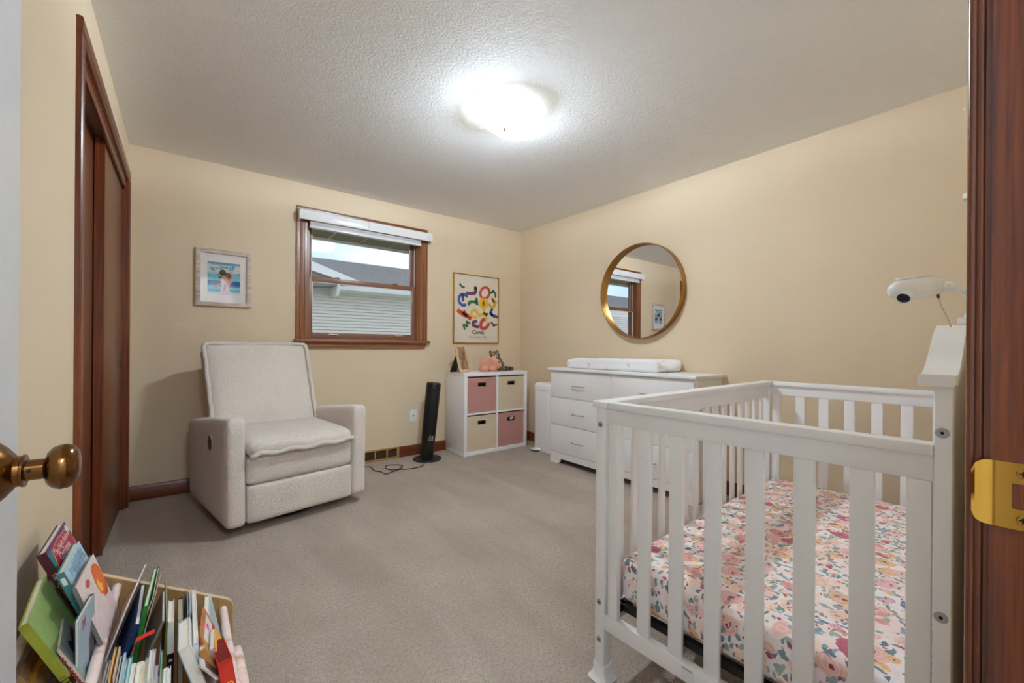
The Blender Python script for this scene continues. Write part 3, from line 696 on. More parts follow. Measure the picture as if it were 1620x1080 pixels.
# back: reclined cushion with a raised welt round the front
tilt = Matrix.Translation((RW / 2 - .012, .50, .42)) @ Matrix.Rotation(math.radians(-21), 4, 'X')
bw = .315
b = B(tilt); b.rbox(-bw, bw, 0, .15, -.02, .690, .035, 16, (.0, .028, .004), lambda q: (q[0] * (1 + .03 * (q[2] / .67)), q[1], q[2] + .012 * (1 - (q[0] / bw) ** 2) * (q[2] > .4)))
bk = b.obj('backrest', M_SHERPA, rc, 180)
def rrect(hx, z0, z1, r, n=6):
    P = []
    for cx, cz, a0 in ((hx - r, z1 - r, 0), (-hx + r, z1 - r, 90), (-hx + r, z0 + r, 180), (hx - r, z0 + r, 270)):
        for k in range(n + 1): a = math.radians(a0 + 90 * k / n); P.append((cx + r * math.cos(a), cz + r * math.sin(a)))
    return P
loop = rrect(bw * 1.015, .0, .688, .03); D = []
for i in range(len(loop)):
    p, q = loop[i], loop[(i + 1) % len(loop)]; m = max(1, int(math.dist(p, q) / .03))
    for k in range(m):
        x, z = p[0] + (q[0] - p[0]) * k / m, p[1] + (q[1] - p[1]) * k / m
        D.append((x * (1 + .03 * z / .67) + random.uniform(-.0025, .0025), .004 + random.uniform(-.003, .003), z + random.uniform(-.0025, .0025)))
B(tilt).tube(D, .0135, 8, True).obj('welt', M_SHERPA, bk, 180)
B(tilt).rbox(-bw + .02, bw - .02, .13, .22, -.05, .62, .04, 10).obj('back_shell', M_SHERPA, bk, 180)
# seat cushion with drooping welt, front panel, footrest panel
b = B(); b.rbox(AW + .004, RW - AW - .004, -.012, .56, .415, .512, .045, 16, (0, .010, .022), lambda q: (q[0], q[1], q[2] + .03 * (q[1] - .0) + .006 * math.sin(q[0] * 9)))
st_ = b.obj('seat_cushion', M_SHERPA, rc, 180)
D = [(AW + .008 + (RW - 2 * AW - .016) * k / 24, -.022 - .012 * math.sin(PI * k / 24), .446 + .007 * math.sin(k * .9) - (.012 if k in (0, 1) else 0) - .01 * math.cos(PI * k / 24) * 0) for k in range(25)]
B().tube(D, .0135, 8).obj('seat_welt', M_SHERPA, st_, 180)
B().rbox(AW + .003, RW - AW - .003, .004, .12, .268, .428, .03, 12, (0, .010, .0)).obj('front_panel', M_SHERPA, rc, 180)
B().rbox(AW + .003, RW - AW - .003, .000, .10, .058, .268, .02, 12, (0, .006, 0)).obj('footrest_panel', M_SHERPA, rc, 180)
B().box(AW + .01, RW - AW - .01, .10, .74, .075, .42, .01).obj('seat_box', M_SHERPA, rc)
B().lathe([(0, 0), (.29, 0), (.30, .006), (.29, .020), (.10, .030), (.09, .078), (0, .078)], 40, 'z', (RW / 2, .42, 0)).obj('swivel_base', M_BLACKMETAL, rc)
B().tube([(AW + .25, .05, .045), (AW + .25, .05, .062)], .006).obj('pull_bolt', M_STEEL, rc)

# ================================================================== CUBE SHELF AND BINS
ux0, ux1, uy0, uy1, uh = 2.106, 2.890, 3.400, 3.752, .800
cu = empty('cube_shelf', 'white four-cube storage shelf holding fabric bins under the poster', 'shelf', (ux0, uy0, 0))
uw, ud = ux1 - ux0, uy1 - uy0; t = .036
B().box(0, uw, 0, ud, uh - t, uh, .0015).obj('top_panel', M_WHITE2, cu)
B().box(0, uw, 0, ud, 0, t, .0015).obj('bottom_panel', M_WHITE2, cu)
for x in (0, uw - t): B().box(x, x + t, 0, ud, t, uh - t, .0015).obj('side_panel', M_WHITE2, cu)
B().box(t, uw - t, ud - .006, ud - .001, t, uh - t).obj('back_panel', M_WHITE2, cu)
B().box(uw / 2 - .010, uw / 2 + .010, .001, ud - .006, t, uh - t).obj('divider', M_WHITE2, cu)
for x0, x1 in ((t, uw / 2 - .010), (uw / 2 + .010, uw - t)): B().box(x0, x1, .001, ud - .006, uh / 2 - .009, uh / 2 + .009).obj('inner_shelf', M_WHITE2, cu)
M_ROSE = fabric('dusty_rose_linen', (190, 140, 134), 300, .2, .12); M_BEIGE = fabric('beige_linen', (216, 200, 174), 300, .2, .08)
def bin_(x0, x1, z0, z1, mat, label):
    r = empty('fabric_bin', label, 'storage bin', (ux0 + (x0 + x1) / 2, uy0 + .012, z0), group='fabric bins in the cube shelf')
    w, h_ = (x1 - x0) / 2, z1 - z0; d = .31; hx, hz0, hz1 = .047, h_ - .088, h_ - .050
    b = B()
    for q in ((-w, w, 0, hz0), (-w, w, hz1, h_), (-w, -hx, hz0, hz1), (hx, w, hz0, hz1)): b.box(q[0], q[1], 0, .006, q[2], q[3])
    b.box(-w, -w + .004, .006, d, 0, h_); b.box(w - .004, w, .006, d, 0, h_); b.box(-w, w, d - .004, d, 0, h_); b.box(-w, w, .006, d, 0, .006)
    b.obj('box_body', mat, r, 0)
    b = B()
    for q in ((-hx - .004, hx + .004, hz0 - .004, hz0), (-hx - .004, hx + .004, hz1, hz1 + .004), (-hx - .004, -hx, hz0, hz1), (hx, hx + .004, hz0, hz1)): b.box(q[0], q[1], -.0012, .007, q[2], q[3])
    b.obj('handle_rim', mat, r, 0)
    B().box(-hx, hx, .03, .034, hz0 - .04, hz1 + .03).obj('hole_shade', M_BLACK, r, 0)  # black sheet standing in for the shade inside the bin
    return r
xa, xb, xc, xd = t + .004, uw / 2 - .013, uw / 2 + .013, uw - t - .004
za, zb, zc, zd = t + .001, uh / 2 - .022, uh / 2 + .010, uh - t - .014
bin_(xa, xb, zc, zd, M_ROSE, 'dusty rose fabric bin in upper shelf cube beside a beige bin')
bin_(xc, xd, zc, zd, M_BEIGE, 'beige fabric bin in upper shelf cube under the plush toys')
bin_(xa, xb, za, zb, M_BEIGE, 'beige fabric bin in lower shelf cube below a rose bin')
bin_(xc, xd, za, zb, M_ROSE, 'dusty rose fabric bin in lower shelf cube with white cloth at handle')
cb = blob('white_cloth', [((0, 0, 0), (.018, .01, .012)), ((.016, 0, .006), (.012, .008, .01)), ((-.012, 0, -.004), (.012, .008, .008))], .003, plain('white_cotton', (228, 226, 224), .9))
cb.location = (ux0 + (xc + xd) / 2 + .012, uy0 + .018, za + (zb - za) - .066); tag(cb, 'bit of white cloth poking out of rose bin handle hole', 'cloth')

# framed photo leaning on its easel
ph = empty('photo_frame', 'light wood framed photo leaning on black easel on the cube shelf', 'photo frame', (2.10, 3.458, uh), math.radians(25))
pw, phh, ln = .19, .275, math.radians(15)
LM = Matrix.Translation((0, 0, .0055)) @ Matrix.Rotation(-ln, 4, 'X')
m_lw = wood('light_wood', (196, 168, 124), (216, 190, 148), (228, 206, 168), 'z', .5)
for q in ((0, .026, 0, phh), (pw - .026, pw, 0, phh), (.026, pw - .026, 0, .026), (.026, pw - .026, phh - .026, phh)):
    B(LM).box(q[0], q[1], 0, .016, q[2], q[3], .0015).obj('frame_bar', m_lw, ph)
s = NT('photo_print'); v = s.coord((9, 9, 6)); s.base(s.ramp(s.noise(v, 1.2, 4, .6, .8), [(.3, lin((96, 88, 82))), (.45, lin((150, 112, 90))), (.55, lin((196, 150, 124))), (.7, lin((122, 84, 66)))])); s.set(Roughness=.35)
B(LM).box(.02, pw - .02, .006, .009, .02, phh - .02).obj('photo', s.m, ph, 0)
B(LM).box(.012, pw - .012, .010, .015, .012, phh - .012).obj('backing', M_BLACK, ph, 0)
b = B(); b.prism([(.074, .20), (.086, .20), (.170, .0), (.138, .0)], 'x', .06, .13); b.obj('easel_leg', M_BLACK, ph)

# plush pig and plush raccoon
M_PIG = fabric('salmon_plush', (234, 164, 138), 340, .6, .1, .95, .5, 9)
pg = empty('plush_pig', 'salmon pink plush pig standing on the cube shelf', 'plush toy', (2.425, 3.465, uh + .005), math.radians(-14)); pg.scale = (1.2, 1.2, 1.15)
pb = blob('body', [((0, 0, .072), (.075, .052, .058)), ((.055, -.004, .062), (.058, .05, .052)), ((.094, -.006, .052), (.024, .028, .026)), ((-.05, -.03, .026), (.026, .024, .027)), ((.028, -.036, .024), (.027, .024, .026)), ((-.05, .03, .024), (.024, .024, .026)), ((.03, .032, .024), (.024, .024, .026)),
    ((.002, -.046, .100), (.030, .012, .020), Euler((.4, .5, 0))), ((.058, .012, .118), (.018, .016, .020))], .005, M_PIG, pg, 4)
B().lathe([(0, .116), (.017, .115), (.020, .109), (.018, .102)], 18, 'x', (0, -.006, .052)).obj('snout', fabric('pale_pink_plush', (236, 176, 152), 340, .4), pg)
for y in (-.045,): B().ball((.078, y, .082), .007, 10).obj('eye', M_BLACK, pg)
B().ball((.086, .036, .084), .0055, 10).obj('eye', M_BLACK, pg)
M_RAC = fabric('brown_plush', (112, 84, 54), 300, .7, .22, .95, .5, 12)
rk = empty('plush_raccoon', 'brown plush raccoon with striped tail sitting behind the plush pig', 'plush toy', (2.60, 3.545, uh), math.radians(-20))
blob('body', [((.02, 0, .058), (.058, .05, .056)), ((.005, -.005, .105), (.042, .04, .045)), ((-.035, -.02, .165), (.058, .046, .044)), ((-.075, .01, .196), (.018, .01, .02)), ((.0, .01, .200), (.018, .01, .02)), ((.05, -.05, .022), (.034, .024, .018))], .006, M_RAC, rk, 4)
blob('muzzle', [((-.038, -.062, .156), (.026, .018, .018)), ((-.040, -.076, .154), (.014, .012, .012))], .004, fabric('cream_plush', (196, 180, 156), 300, .5), rk, 3)
for sx in (-1, 1):
    B().ball((-.036 + sx * .024, -.058, .176), (.017, .008, .015), 12).obj('eye_patch', fabric('cream_plush', (196, 180, 156), 300, .5), rk)
    B().ball((-.034 + sx * .023, -.066, .176), (.009, .006, .010), 12).obj('eye', M_BLACK, rk)
B().ball((-.04, -.088, .157), (.006, .005, .005), 10).obj('nose', M_BLACK, rk)
for k in range(5):
    B().ball((.060 + k * .022, -.03 - .004 * k, .0265), (.020, .027 - .002 * abs(k - 1), .0255 - .0015 * abs(k - 1)), 14).obj('tail_ring', fabric('dark_plush', (44, 34, 28), 300, .6) if k % 2 else M_RAC, rk)

# ================================================================== TOWER FAN
fc = Vector((1.797, 3.545, 0))
fn = empty('tower_fan', 'black tower fan on round base leaning beside the cube shelf', 'fan', fc)
B().lathe([(0, 0), (.128, 0), (.131, .004), (.128, .012), (.09, .020), (.05, .026), (0, .026)], 40).obj('base', M_BLACK, fn)
ax = Vector((_rx, _ry, 0)); lean = Matrix.Translation((-.005, .004, .02)) @ Matrix.Rotation(math.radians(5.2), 4, Vector((-_ry, _rx, 0)))
FR = lean @ Matrix.Rotation(math.atan2(_ry, _rx), 4, 'Z')
def oval(rx, ry, n=28): return [(rx * math.cos(2 * PI * k / n), ry * math.sin(2 * PI * k / n)) for k in range(n)]
b = B(FR); rings = []
for z, sc in ((0, .92), (.03, .95), (.10, .97), (.62, 1.06), (.682, 1.06), (.694, 1.0), (.698, .9)):
    rings.append([b.bm.verts.new(FR @ Vector((p[0], p[1], z))) for p in oval(.064 * sc, .052 * sc)])
for r0, r1 in zip(rings, rings[1:]):
    for k in range(28): b.bm.faces.new((r0[k], r0[(k + 1) % 28], r1[(k + 1) % 28], r1[k]))
b.bm.faces.new(rings[0][::-1]); b.bm.faces.new(rings[-1])
b.obj('column', M_BLACK, fn, 40)
gm = B().box(-.0012, .0012, -.003, .003, .17, .60).mesh('grille_bar')
for k in range(13):
    a = math.radians(-150 + k * 10); o = link('grille_bar', gm, plain('black_grille', (13, 12, 12), .5), fn, 0)
    o.matrix_local = FR @ Matrix.Translation((.0655 * math.cos(a), .0535 * math.sin(a), 0)) @ Matrix.Rotation(a, 4, 'Z')
b = B(FR); b.prism([(.012, -.046), (.012, -.0535), (.050, -.0405), (.052, -.030)], 'z', .165, .212); b.obj('badge', M_CHROME, fn)
b = B(FR); b.prism([(x * 1.02, y * 1.02) for x, y in oval(.067, .0545)], 'z', .635, .640); b.obj('top_band', plain('black_gloss', (30, 29, 29), .15), fn)
cp_ = [atz(u, v) for u, v in [(671.7, 733), (668, 737.5), (655, 741), (643, 742.5), (630, 743), (618, 743.5), (610, 740.5), (612, 737), (623, 736), (634, 736.5), (637, 740), (630, 743.5), (618, 747.5), (610, 750), (601, 746), (592.5, 745), (586.7, 739), (580, 739), (566, 736)]]
D = []
for i in range(len(cp_) - 1):
    p0_, p1_, p2_, p3_ = cp_[max(i - 1, 0)], cp_[i], cp_[i + 1], cp_[min(i + 2, len(cp_) - 1)]
    for k in range(6):
        t_ = k / 6; D.append(0.5 * ((2 * p1_) + (-p0_ + p2_) * t_ + (2 * p0_ - 5 * p1_ + 4 * p2_ - p3_) * t_ * t_ + (-p0_ + 3 * p1_ - 3 * p2_ + p3_) * t_ ** 3))
for i, p in enumerate(D): p.z = .0045 + (.005 if 24 < i * 1.0 < 66 and i > 55 else 0); p -= fc
B().tube(D, .0038, 6).obj('power_cord', M_BLACK, fn)

# ================================================================== STEP BIN
tc_ = empty('step_trash_can', 'slim white plastic step trash can between cube shelf and dresser', 'trash can', (2.945, 3.10, 0))
def rr2(hx, hy, r, n=8):
    P = []
    for cx, cy, a0 in ((hx - r, hy - r, 0), (-hx + r, hy - r, 90), (-hx + r, -hy + r, 180), (hx - r, -hy + r, 270)):
        for k in range(n + 1): a = math.radians(a0 + 90 * k / n); P.append((cx + r * math.cos(a), cy + r * math.sin(a)))
    return P
def loft(levels, m=None):
    b = B(); m = m or Matrix.Identity(4); R = []
    for z, pts in levels: R.append([b.bm.verts.new(m @ Vector((p[0], p[1], z))) for p in pts])
    n = len(R[0])
    for a, c in zip(R, R[1:]):
        for k in range(n): b.bm.faces.new((a[k], a[(k + 1) % n], c[(k + 1) % n], c[k]))
    b.bm.faces.new(R[0][::-1]); b.bm.faces.new(R[-1]); return b
loft([(.004, rr2(.118, .140, .07)), (.03, rr2(.122, .146, .075)), (.62, rr2(.130, .150, .08))]).obj('bucket', M_PLASTIC, tc_, 40)
loft([(.624, rr2(.131, .152, .081)), (.655, rr2(.132, .153, .082)), (.675, rr2(.128, .149, .08)), (.688, rr2(.118, .139, .074)), (.694, rr2(.10, .12, .06))]).obj('lid', M_PLASTIC, tc_, 50)
b = B(); b.box(-.178, -.10, .015, .110, .022, .034, .006, 3); b.obj('pedal', M_PLASTIC, tc_)

# ================================================================== DRESSER
dx, dy0, dy1 = 2.676, 1.434, 2.814
ds = empty('dresser', 'white six-drawer dresser against the right wall under the round mirror', 'dresser', (dx, (dy0 + dy1) / 2, 0))
dw = (dy1 - dy0) / 2; dd = 3.074 - dx
b = B(); b.box(.012, dd, -dw, dw, .10, .842); b.obj('carcass', M_WHITE2, ds)
b = B(); b.box(-.020, dd + .0, -dw - .022, dw + .022, .842, .867, .005, 3); b.obj('top', M_WHITE2, ds)
def plinth():
    P = [(-dw, 0), (-dw, .100), (dw, .100), (dw, 0), (dw - .085, 0)]
    for k in range(1, 7): a = PI / 2 * k / 6; P.append((dw - .085 - .045 * math.sin(a) , .045 * (1 - math.cos(a))))
    P.append((dw - .16, .048)); P.append((-dw + .16, .048))
    for k in range(6, 0, -1): a = PI / 2 * k / 6; P.append((-dw + .085 + .045 * math.sin(a), .045 * (1 - math.cos(a))))
    P.append((-dw + .085, 0)); return P
b = B(); b.prism(plinth(), 'x', .002, .018); b.obj('plinth', M_WHITE2, ds, 30)
for y in (-dw, dw - .016): B().box(.018, dd, y, y + .016, 0, .10).obj('side_foot', M_WHITE2, ds)
rows = [(.104, .346), (.352, .592), (.600, .838)]
for (z0, z1) in rows:
    for (y0, y1) in ((-dw + .002, -.002), (.002, dw - .002)):
        f = B().box(0, .018, y0, y1, z0, z1, .004, 3).obj('drawer', M_WHITE2, ds)
        ym, zm = (y0 + y1) / 2, (z0 + z1) / 2 - .006
        pts = [(0.001, ym - .066, zm), (-.016, ym - .066, zm + .001), (-.024, ym - .056, zm + .001), (-.026, ym, zm + .001), (-.024, ym + .056, zm + .001), (-.016, ym + .066, zm + .001), (0.001, ym + .066, zm)]
        B().tube(pts, .0036, 8).obj('handle', plain('satin_nickel', (168, 168, 172), .35, .6), f)
# contoured changing pad
s = NT('white_pad_cotton'); v = s.coord(); vo = s.n('TexVoronoi', feature='F1'); vo.inputs['Scale'].default_value = 11; s.l(v, vo.inputs['Vector'])
mk = s.math('LESS_THAN', s.math('ADD', vo.outputs['Distance'], s.math('MULTIPLY', s.noise(v, 60, 2), .25)), .33)
s.base(s.mix(s.math('MULTIPLY', mk, .7), lin((240, 240, 242)), lin((205, 205, 207)))); s.set(Roughness=.9, Sheen_Weight=.2); s.bump(s.noise(v, 300, 2), .12, .004)
def padfn(q):
    x, y, z = q; f = max(-1, min(1, x / .165)); top = max(0, min(1, (z - .03) / .05))
    dip = .055 * (1 - f * f) ** 1.0
    e = max(0, (y - .34) / .12); 
    return (x, y, z - top * dip - top * .022 * min(1, e) )
b = B(); b.rbox(-.175, .175, -.465, .465, 0, .104, .036, 22, (0, 0, 0), padfn)
pd = b.obj('changing_pad', s.m, None, 180); pd.location = (2.885, 2.195, .868); tag(pd, 'white patterned contoured changing pad on top of the dresser', 'changing pad')

# ================================================================== CRIB
CL, CWd = 1.415, .786
cr_ = empty('baby_crib', 'white wooden slatted baby crib with tall curved back rail', 'crib', (1.040, .882, 0), math.radians(1.6))
# local: x along the long side, y from front (0) to back (-CWd)
pst = .036
for x in (0, CL - pst):
    B().box(x, x + pst, -.036, 0, .012, .862, .003).obj('post', M_WHITE, cr_)
    B().box(x, x + .042, -CWd, -CWd + .024, .012, .986, .003).obj('back_post', M_WHITE, cr_)
# end panels
for x in (.004, CL - .004 - .020):
    x1 = x + .020
    B().box(x - .010, x1 + .010, -CWd + .024, -.0485, .860, .881, .003).obj('end_cap_rail', M_WHITE, cr_)
    B().box(x, x1, -CWd + .024, -.036, .812, .860, .002).obj('end_top_rail', M_WHITE, cr_)
    B().box(x - .002, x1 + .002, -CWd + .024, -.036, .166, .214, .002).obj('end_bottom_rail', M_WHITE, cr_)
    y = -.040
    for (a, c) in ((-.080, -.046), (-CWd + .026, -CWd + .060)):
        B().box(x, x1, a, c, .214, .812, .0015).obj('end_stile', M_WHITE, cr_)
    em_ = B().box(0, .014, -.020, .020, .214, .812, .003).mesh('slat')
    for k in range(6):
        yc = -.168 - k * .0985
        link('slat', em_, M_WHITE, cr_, 35, (x + .003, yc, 0))
# front long side
B().box(-.008, CL + .008, -.048, .010, .862, .881, .003).obj('front_cap_rail', M_WHITE, cr_)
B().box(pst, CL - pst, -.030, -.008, .800, .862, .002).obj('front_top_rail', M_WHITE, cr_)
B().box(pst, CL - pst, -.032, -.006, .166, .214, .002).obj('front_bottom_rail', M_WHITE, cr_)
em_ = B().box(-.0165, .0165, -.006, .006, .214, .800, .002).mesh('slat')
for k in range(15):
    link('slat', em_, M_WHITE, cr_, 35, (.075 + .0165 + k * .0868 + .01, -.019, 0))
# back: solid panel with curved shoulders and thick cap
prof = [(0, .997), (.035, .997)]
for k in range(1, 15):
    t_ = k / 14; prof.append((.035 + .27 * t_, .997 + .100 * (t_ * t_ * (3 - 2 * t_)) ** .85))
L_ = prof + [(CL - x, z) for x, z in prof[::-1]]
b = B(); b.prism([(.042, .22)] + [(x, z - .006) for x, z in L_ if .042 < x < CL - .042] + [(CL - .042, .22)], 'y', -CWd + .004, -CWd + .018); b.obj('back_panel', M_WHITE, cr_, 30)
b = B(); n = len(L_)
up_ = [(x, z + .010) for x, z in L_]; dn_ = [(x, z - .011) for x, z in L_]
up_[0] = (-.012, up_[0][1]); dn_[0] = (-.012, dn_[0][1]); up_[-1] = (CL + .012, up_[-1][1]); dn_[-1] = (CL + .012, dn_[-1][1])
b.prism(up_ + dn_[::-1], 'y', -CWd - .004, -CWd + .044)
bmesh.ops.bevel(b.bm, geom=[e for e in b.bm.edges if abs((e.verts[0].co - e.verts[1].co).y) < 1e-6], offset=.004, segments=2, profile=.5, affect='EDGES')
b.obj('back_cap', M_WHITE, cr_, 35)
B().box(.042, CL - .042, -CWd + .002, -CWd + .026, .166, .24, .002).obj('back_bottom_rail', M_WHITE, cr_)
# bolts on the end faces
bm_ = B().lathe([(0, -.0015), (.0085, -.0015), (.0095, .0), (.0095, .003), (0, .003)], 20, 'x').mesh('bolt'); bh = B().lathe([(0, -.0021), (.0028, -.0021), (.0028, 0), (0, 0)], 6, 'x').mesh('bolt_socket')
for (y, z) in ((-.017, .807), (-.017, .246), (-.017, .128), (-CWd + .013, .903), (-CWd + .013, .575)):
    o = link('bolt', bm_, plain('bolt_grey', (168, 168, 170), .35, .4), cr_, 35, (-.0002, y, z)); link('bolt_socket', bh, M_DARK, o, 0)
# flared plastic foot cups
for (x, y) in ((pst / 2, -.018), (CL - pst / 2, -.018), (.021, -CWd + .012), (CL - .021, -CWd + .012)):
    loft([(0, rr2(.036, .036, .02, 4)), (.004, rr2(.038, .038, .02, 4)), (.014, rr2(.030, .030, .016, 4)), (.028, rr2(.0235, .0235, .010, 4)), (.05, rr2(.0215, .0215, .006, 4))]).obj('foot_cup', M_PLASTIC, cr_, 50, (x, y, 0))
# mattress support
b = B()
for q in ((.045, CL - .045, -.075, -.055), (.045, CL - .045, -CWd + .05, -CWd + .07), (.045, .065, -CWd + .05, -.055), (CL - .065, CL - .045, -CWd + .05, -.055)): b.box(q[0], q[1], q[2], q[3], .228, .248)
b.obj('mattress_frame', M_BLACKMETAL, cr_)
sm_ = B().box(-.006, .006, -CWd + .07, -.075, .232, .240).mesh('support_spring')
for k in range(14): link('support_spring', sm_, M_BLACKMETAL, cr_, 0, (.14 + k * .0875, 0, 0))
b = B(); b.box(.030, .046, -.075, -.030, .226, .252, .002); b.prism([(.038, .24), (.045, .24), (.052, .36), (.046, .36)], 'y', -.054, -.046); b.obj('hanger_bracket', M_BLACKMETAL, cr_)
lb = B().box(.0005, .0018, -.322, -.292, .172, .208).obj('warning_label', plain('label_white', (228, 228, 228), .5), cr_, 0); lb.location = (-.0012 + .0, 0, 0)
text_mesh('warning_text', 'WARNING', .006, M_DARK, lb, frame_mtx((.0004, -.307, .2035), (0, -1, 0), (0, 0, 1), (-1, 0, 0)), .0001)

# floral fitted sheet
s = NT('floral_cotton'); v0 = s.coord()
dn = s.n('TexNoise'); dn.inputs['Scale'].default_value = 26; dn.inputs['Detail'].default_value = 2; s.l(v0, dn.inputs['Vector'])
vm = s.n('VectorMath', operation='MULTIPLY_ADD'); s.l(dn.outputs['Color'], vm.inputs[0]); vm.inputs[1].default_value = (.034, .034, .034); s.l(v0, vm.inputs[2]); v = vm.outputs[0]
col = s.ramp(s.noise(v0, 7, 3), [(.3, lin((246, 220, 212))), (.5, lin((248, 240, 240))), (.7, lin((250, 226, 210)))])
def layer(col, scale, thr, ramp_stops, off=(0, 0, 0), stretch=(1, 1, 1), inner=None):
    mpn = s.n('Mapping'); mpn.inputs['Location'].default_value = off; mpn.inputs['Scale'].default_value = stretch; s.l(v, mpn.inputs['Vector'])
    vo = s.n('TexVoronoi', feature='F1'); vo.inputs['Scale'].default_value = scale; vo.inputs['Randomness'].default_value = .9; s.l(mpn.outputs[0], vo.inputs['Vector'])
    sp_ = s.n('SeparateColor'); s.l(vo.outputs['Color'], sp_.inputs[0])
    c = s.ramp(sp_.outputs[0], ramp_stops, 'CONSTANT')
    if inner:
        rg = s.math('SINE', s.math('MULTIPLY', vo.outputs['Distance'], inner)); c = s.mix(s.math('MULTIPLY', s.math('ADD', rg, 1.0), .11), c, lin((140, 44, 66)))
        c = s.mix(s.math('LESS_THAN', vo.outputs['Distance'], thr * .22), c, lin((150, 60, 60)))
    keep = s.math('GREATER_THAN', sp_.outputs[1], .25)
    m_ = s.math('MULTIPLY', s.math('LESS_THAN', vo.outputs['Distance'], thr), keep)
    return s.mix(m_, col, c)
PALE = [(0, lin((250, 214, 206))), (.4, lin((246, 226, 226))), (.7, lin((250, 222, 196)))]
LEAF = [(0, lin((150, 172, 178))), (.3, lin((122, 148, 154))), (.55, lin((168, 184, 164))), (.8, lin((108, 128, 142)))]
FLW = [(0, lin((246, 204, 192))), (.24, lin((236, 164, 158))), (.44, lin((248, 216, 194))), (.62, lin((244, 196, 198))), (.80, lin((196, 104, 122))), (.9, lin((242, 198, 150)))]
col = layer(col, 25, .36, LEAF, (3, 1, 2), (1, 2.4, 1.4)); col = layer(col, 23, .34, LEAF, (7, 4, 1), (2.6, 1, 1.4)); col = layer(col, 30, .34, PALE, (4, 9, 1))
col = layer(col, 15, .43, FLW, (0, 0, 0), (1, 1, 1), 46); col = layer(col, 26, .36, FLW, (5, 2, 3), (1, 1, 1), 34)
col = layer(col, 34, .26, LEAF, (1, 8, 3), (1, 1.8, 1)); col = layer(col, 42, .2, [(0, lin((196, 120, 96))), (.5, lin((176, 70, 84)))], (2, 3, 9))
s.base(col); s.set(Roughness=.75, Sheen_Weight=.15); s.bump(s.noise(s.coord((1, 1, 1)), 14, 3), .15, .03)
b = B(); b.rbox(.052, CL - .05, -CWd + .035, -.056, .250, .392, .028, 26, (.004, .004, .008))
ma = b.obj('crib_mattress', s.m, None, 180); ma.matrix_world = Matrix.Translation((1.040, .882, 0)) @ Matrix.Rotation(math.radians(1.6), 4, 'Z')
tag(ma, 'crib mattress in a pink floral fitted sheet inside the crib', 'mattress')

# ================================================================== BABY MONITOR
m0 = Vector((1.200, .200, 1.177)); m1_ = Vector((1.271, .145, 1.189)); axis = (m0 - m1_).normalized()
bmn = empty('baby_monitor_camera', 'white baby monitor camera on a bendy arm above the crib back', 'baby monitor', (0, 0, 0))
side = axis.cross(Vector((0, 0, 1))).normalized(); upv = side.cross(axis).normalized()
MM = frame_mtx(m1_, axis, side, upv)
B(MM).lathe([(0, -.006), (.015, -.006), (.0195, -.001), (.0215, .006), (.0215, .022)], 28, 'x').obj('rear_cap', M_PLASTIC, bmn, 40)
B(MM).lathe([(.0218, .0225), (.0222, .03), (.0222, .055), (.0215, .07), (.019, .082), (.0145, .090), (.007, .095), (0, .096)], 32, 'x').obj('body', M_PLASTIC, bmn, 60)
ld = Vector((.80, -.30, -.52)).normalized(); lp = Vector((.068, -.008, -.009))
LR = MM @ Matrix.Translation(lp) @ ld.to_track_quat('Z', 'Y').to_matrix().to_4x4()
B(LR).lathe([(0, .018), (.0135, .018), (.0142, .014), (.0142, .004), (0, .004)], 28).obj('lens_ring', M_PLASTIC, bmn)
B(LR).lathe([(0, .0225), (.006, .0215), (.0105, .0195), (.012, .017), (0, .017)], 28).obj('lens', plain('lens_black', (6, 6, 7), .08), bmn)
B(MM).box(.010, .078, -.006, .006, .0215, .0255, .0018).obj('antenna', M_PLASTIC, bmn)
j = Vector((1.296, .126, 1.186))
B().tube([m1_ - axis * .004, m1_ + (j - m1_) * .6], .009, 12).obj('swivel_neck', M_PLASTIC, bmn)
B().ball(j, (.012, .012, .013), 16).obj('swivel_joint', M_PLASTIC, bmn)
B().tube([j, (1.312, .114, 1.184), (1.328, .106, 1.177), (1.352, .099, 1.164), (1.378, .098, 1.144), (1.392, .106, 1.122)], .0052, 10).obj('bendy_arm', M_PLASTIC, bmn)
B().box(1.378, 1.412, .098, .120, 1.1105, 1.124, .003).obj('clamp', M_PLASTIC, bmn)
c0 = m1_ + Vector((.008, -.004, -.014))
B().tube([c0, c0 + Vector((.004, -.002, -.012))], .0024, 8).obj('plug', plain('brown_plug', (92, 48, 34), .5), bmn)
B().tube([c0 + Vector((.004, -.002, -.012)), c0 + Vector((.010, -.006, -.032)), c0 + Vector((.026, -.014, -.055)), c0 + Vector((.045, -.018, -.078)), c0 + Vector((.060, -.012, -.088))], .0011, 6).obj('cable', plain('tan_cable', (214, 182, 140), .5), bmn)

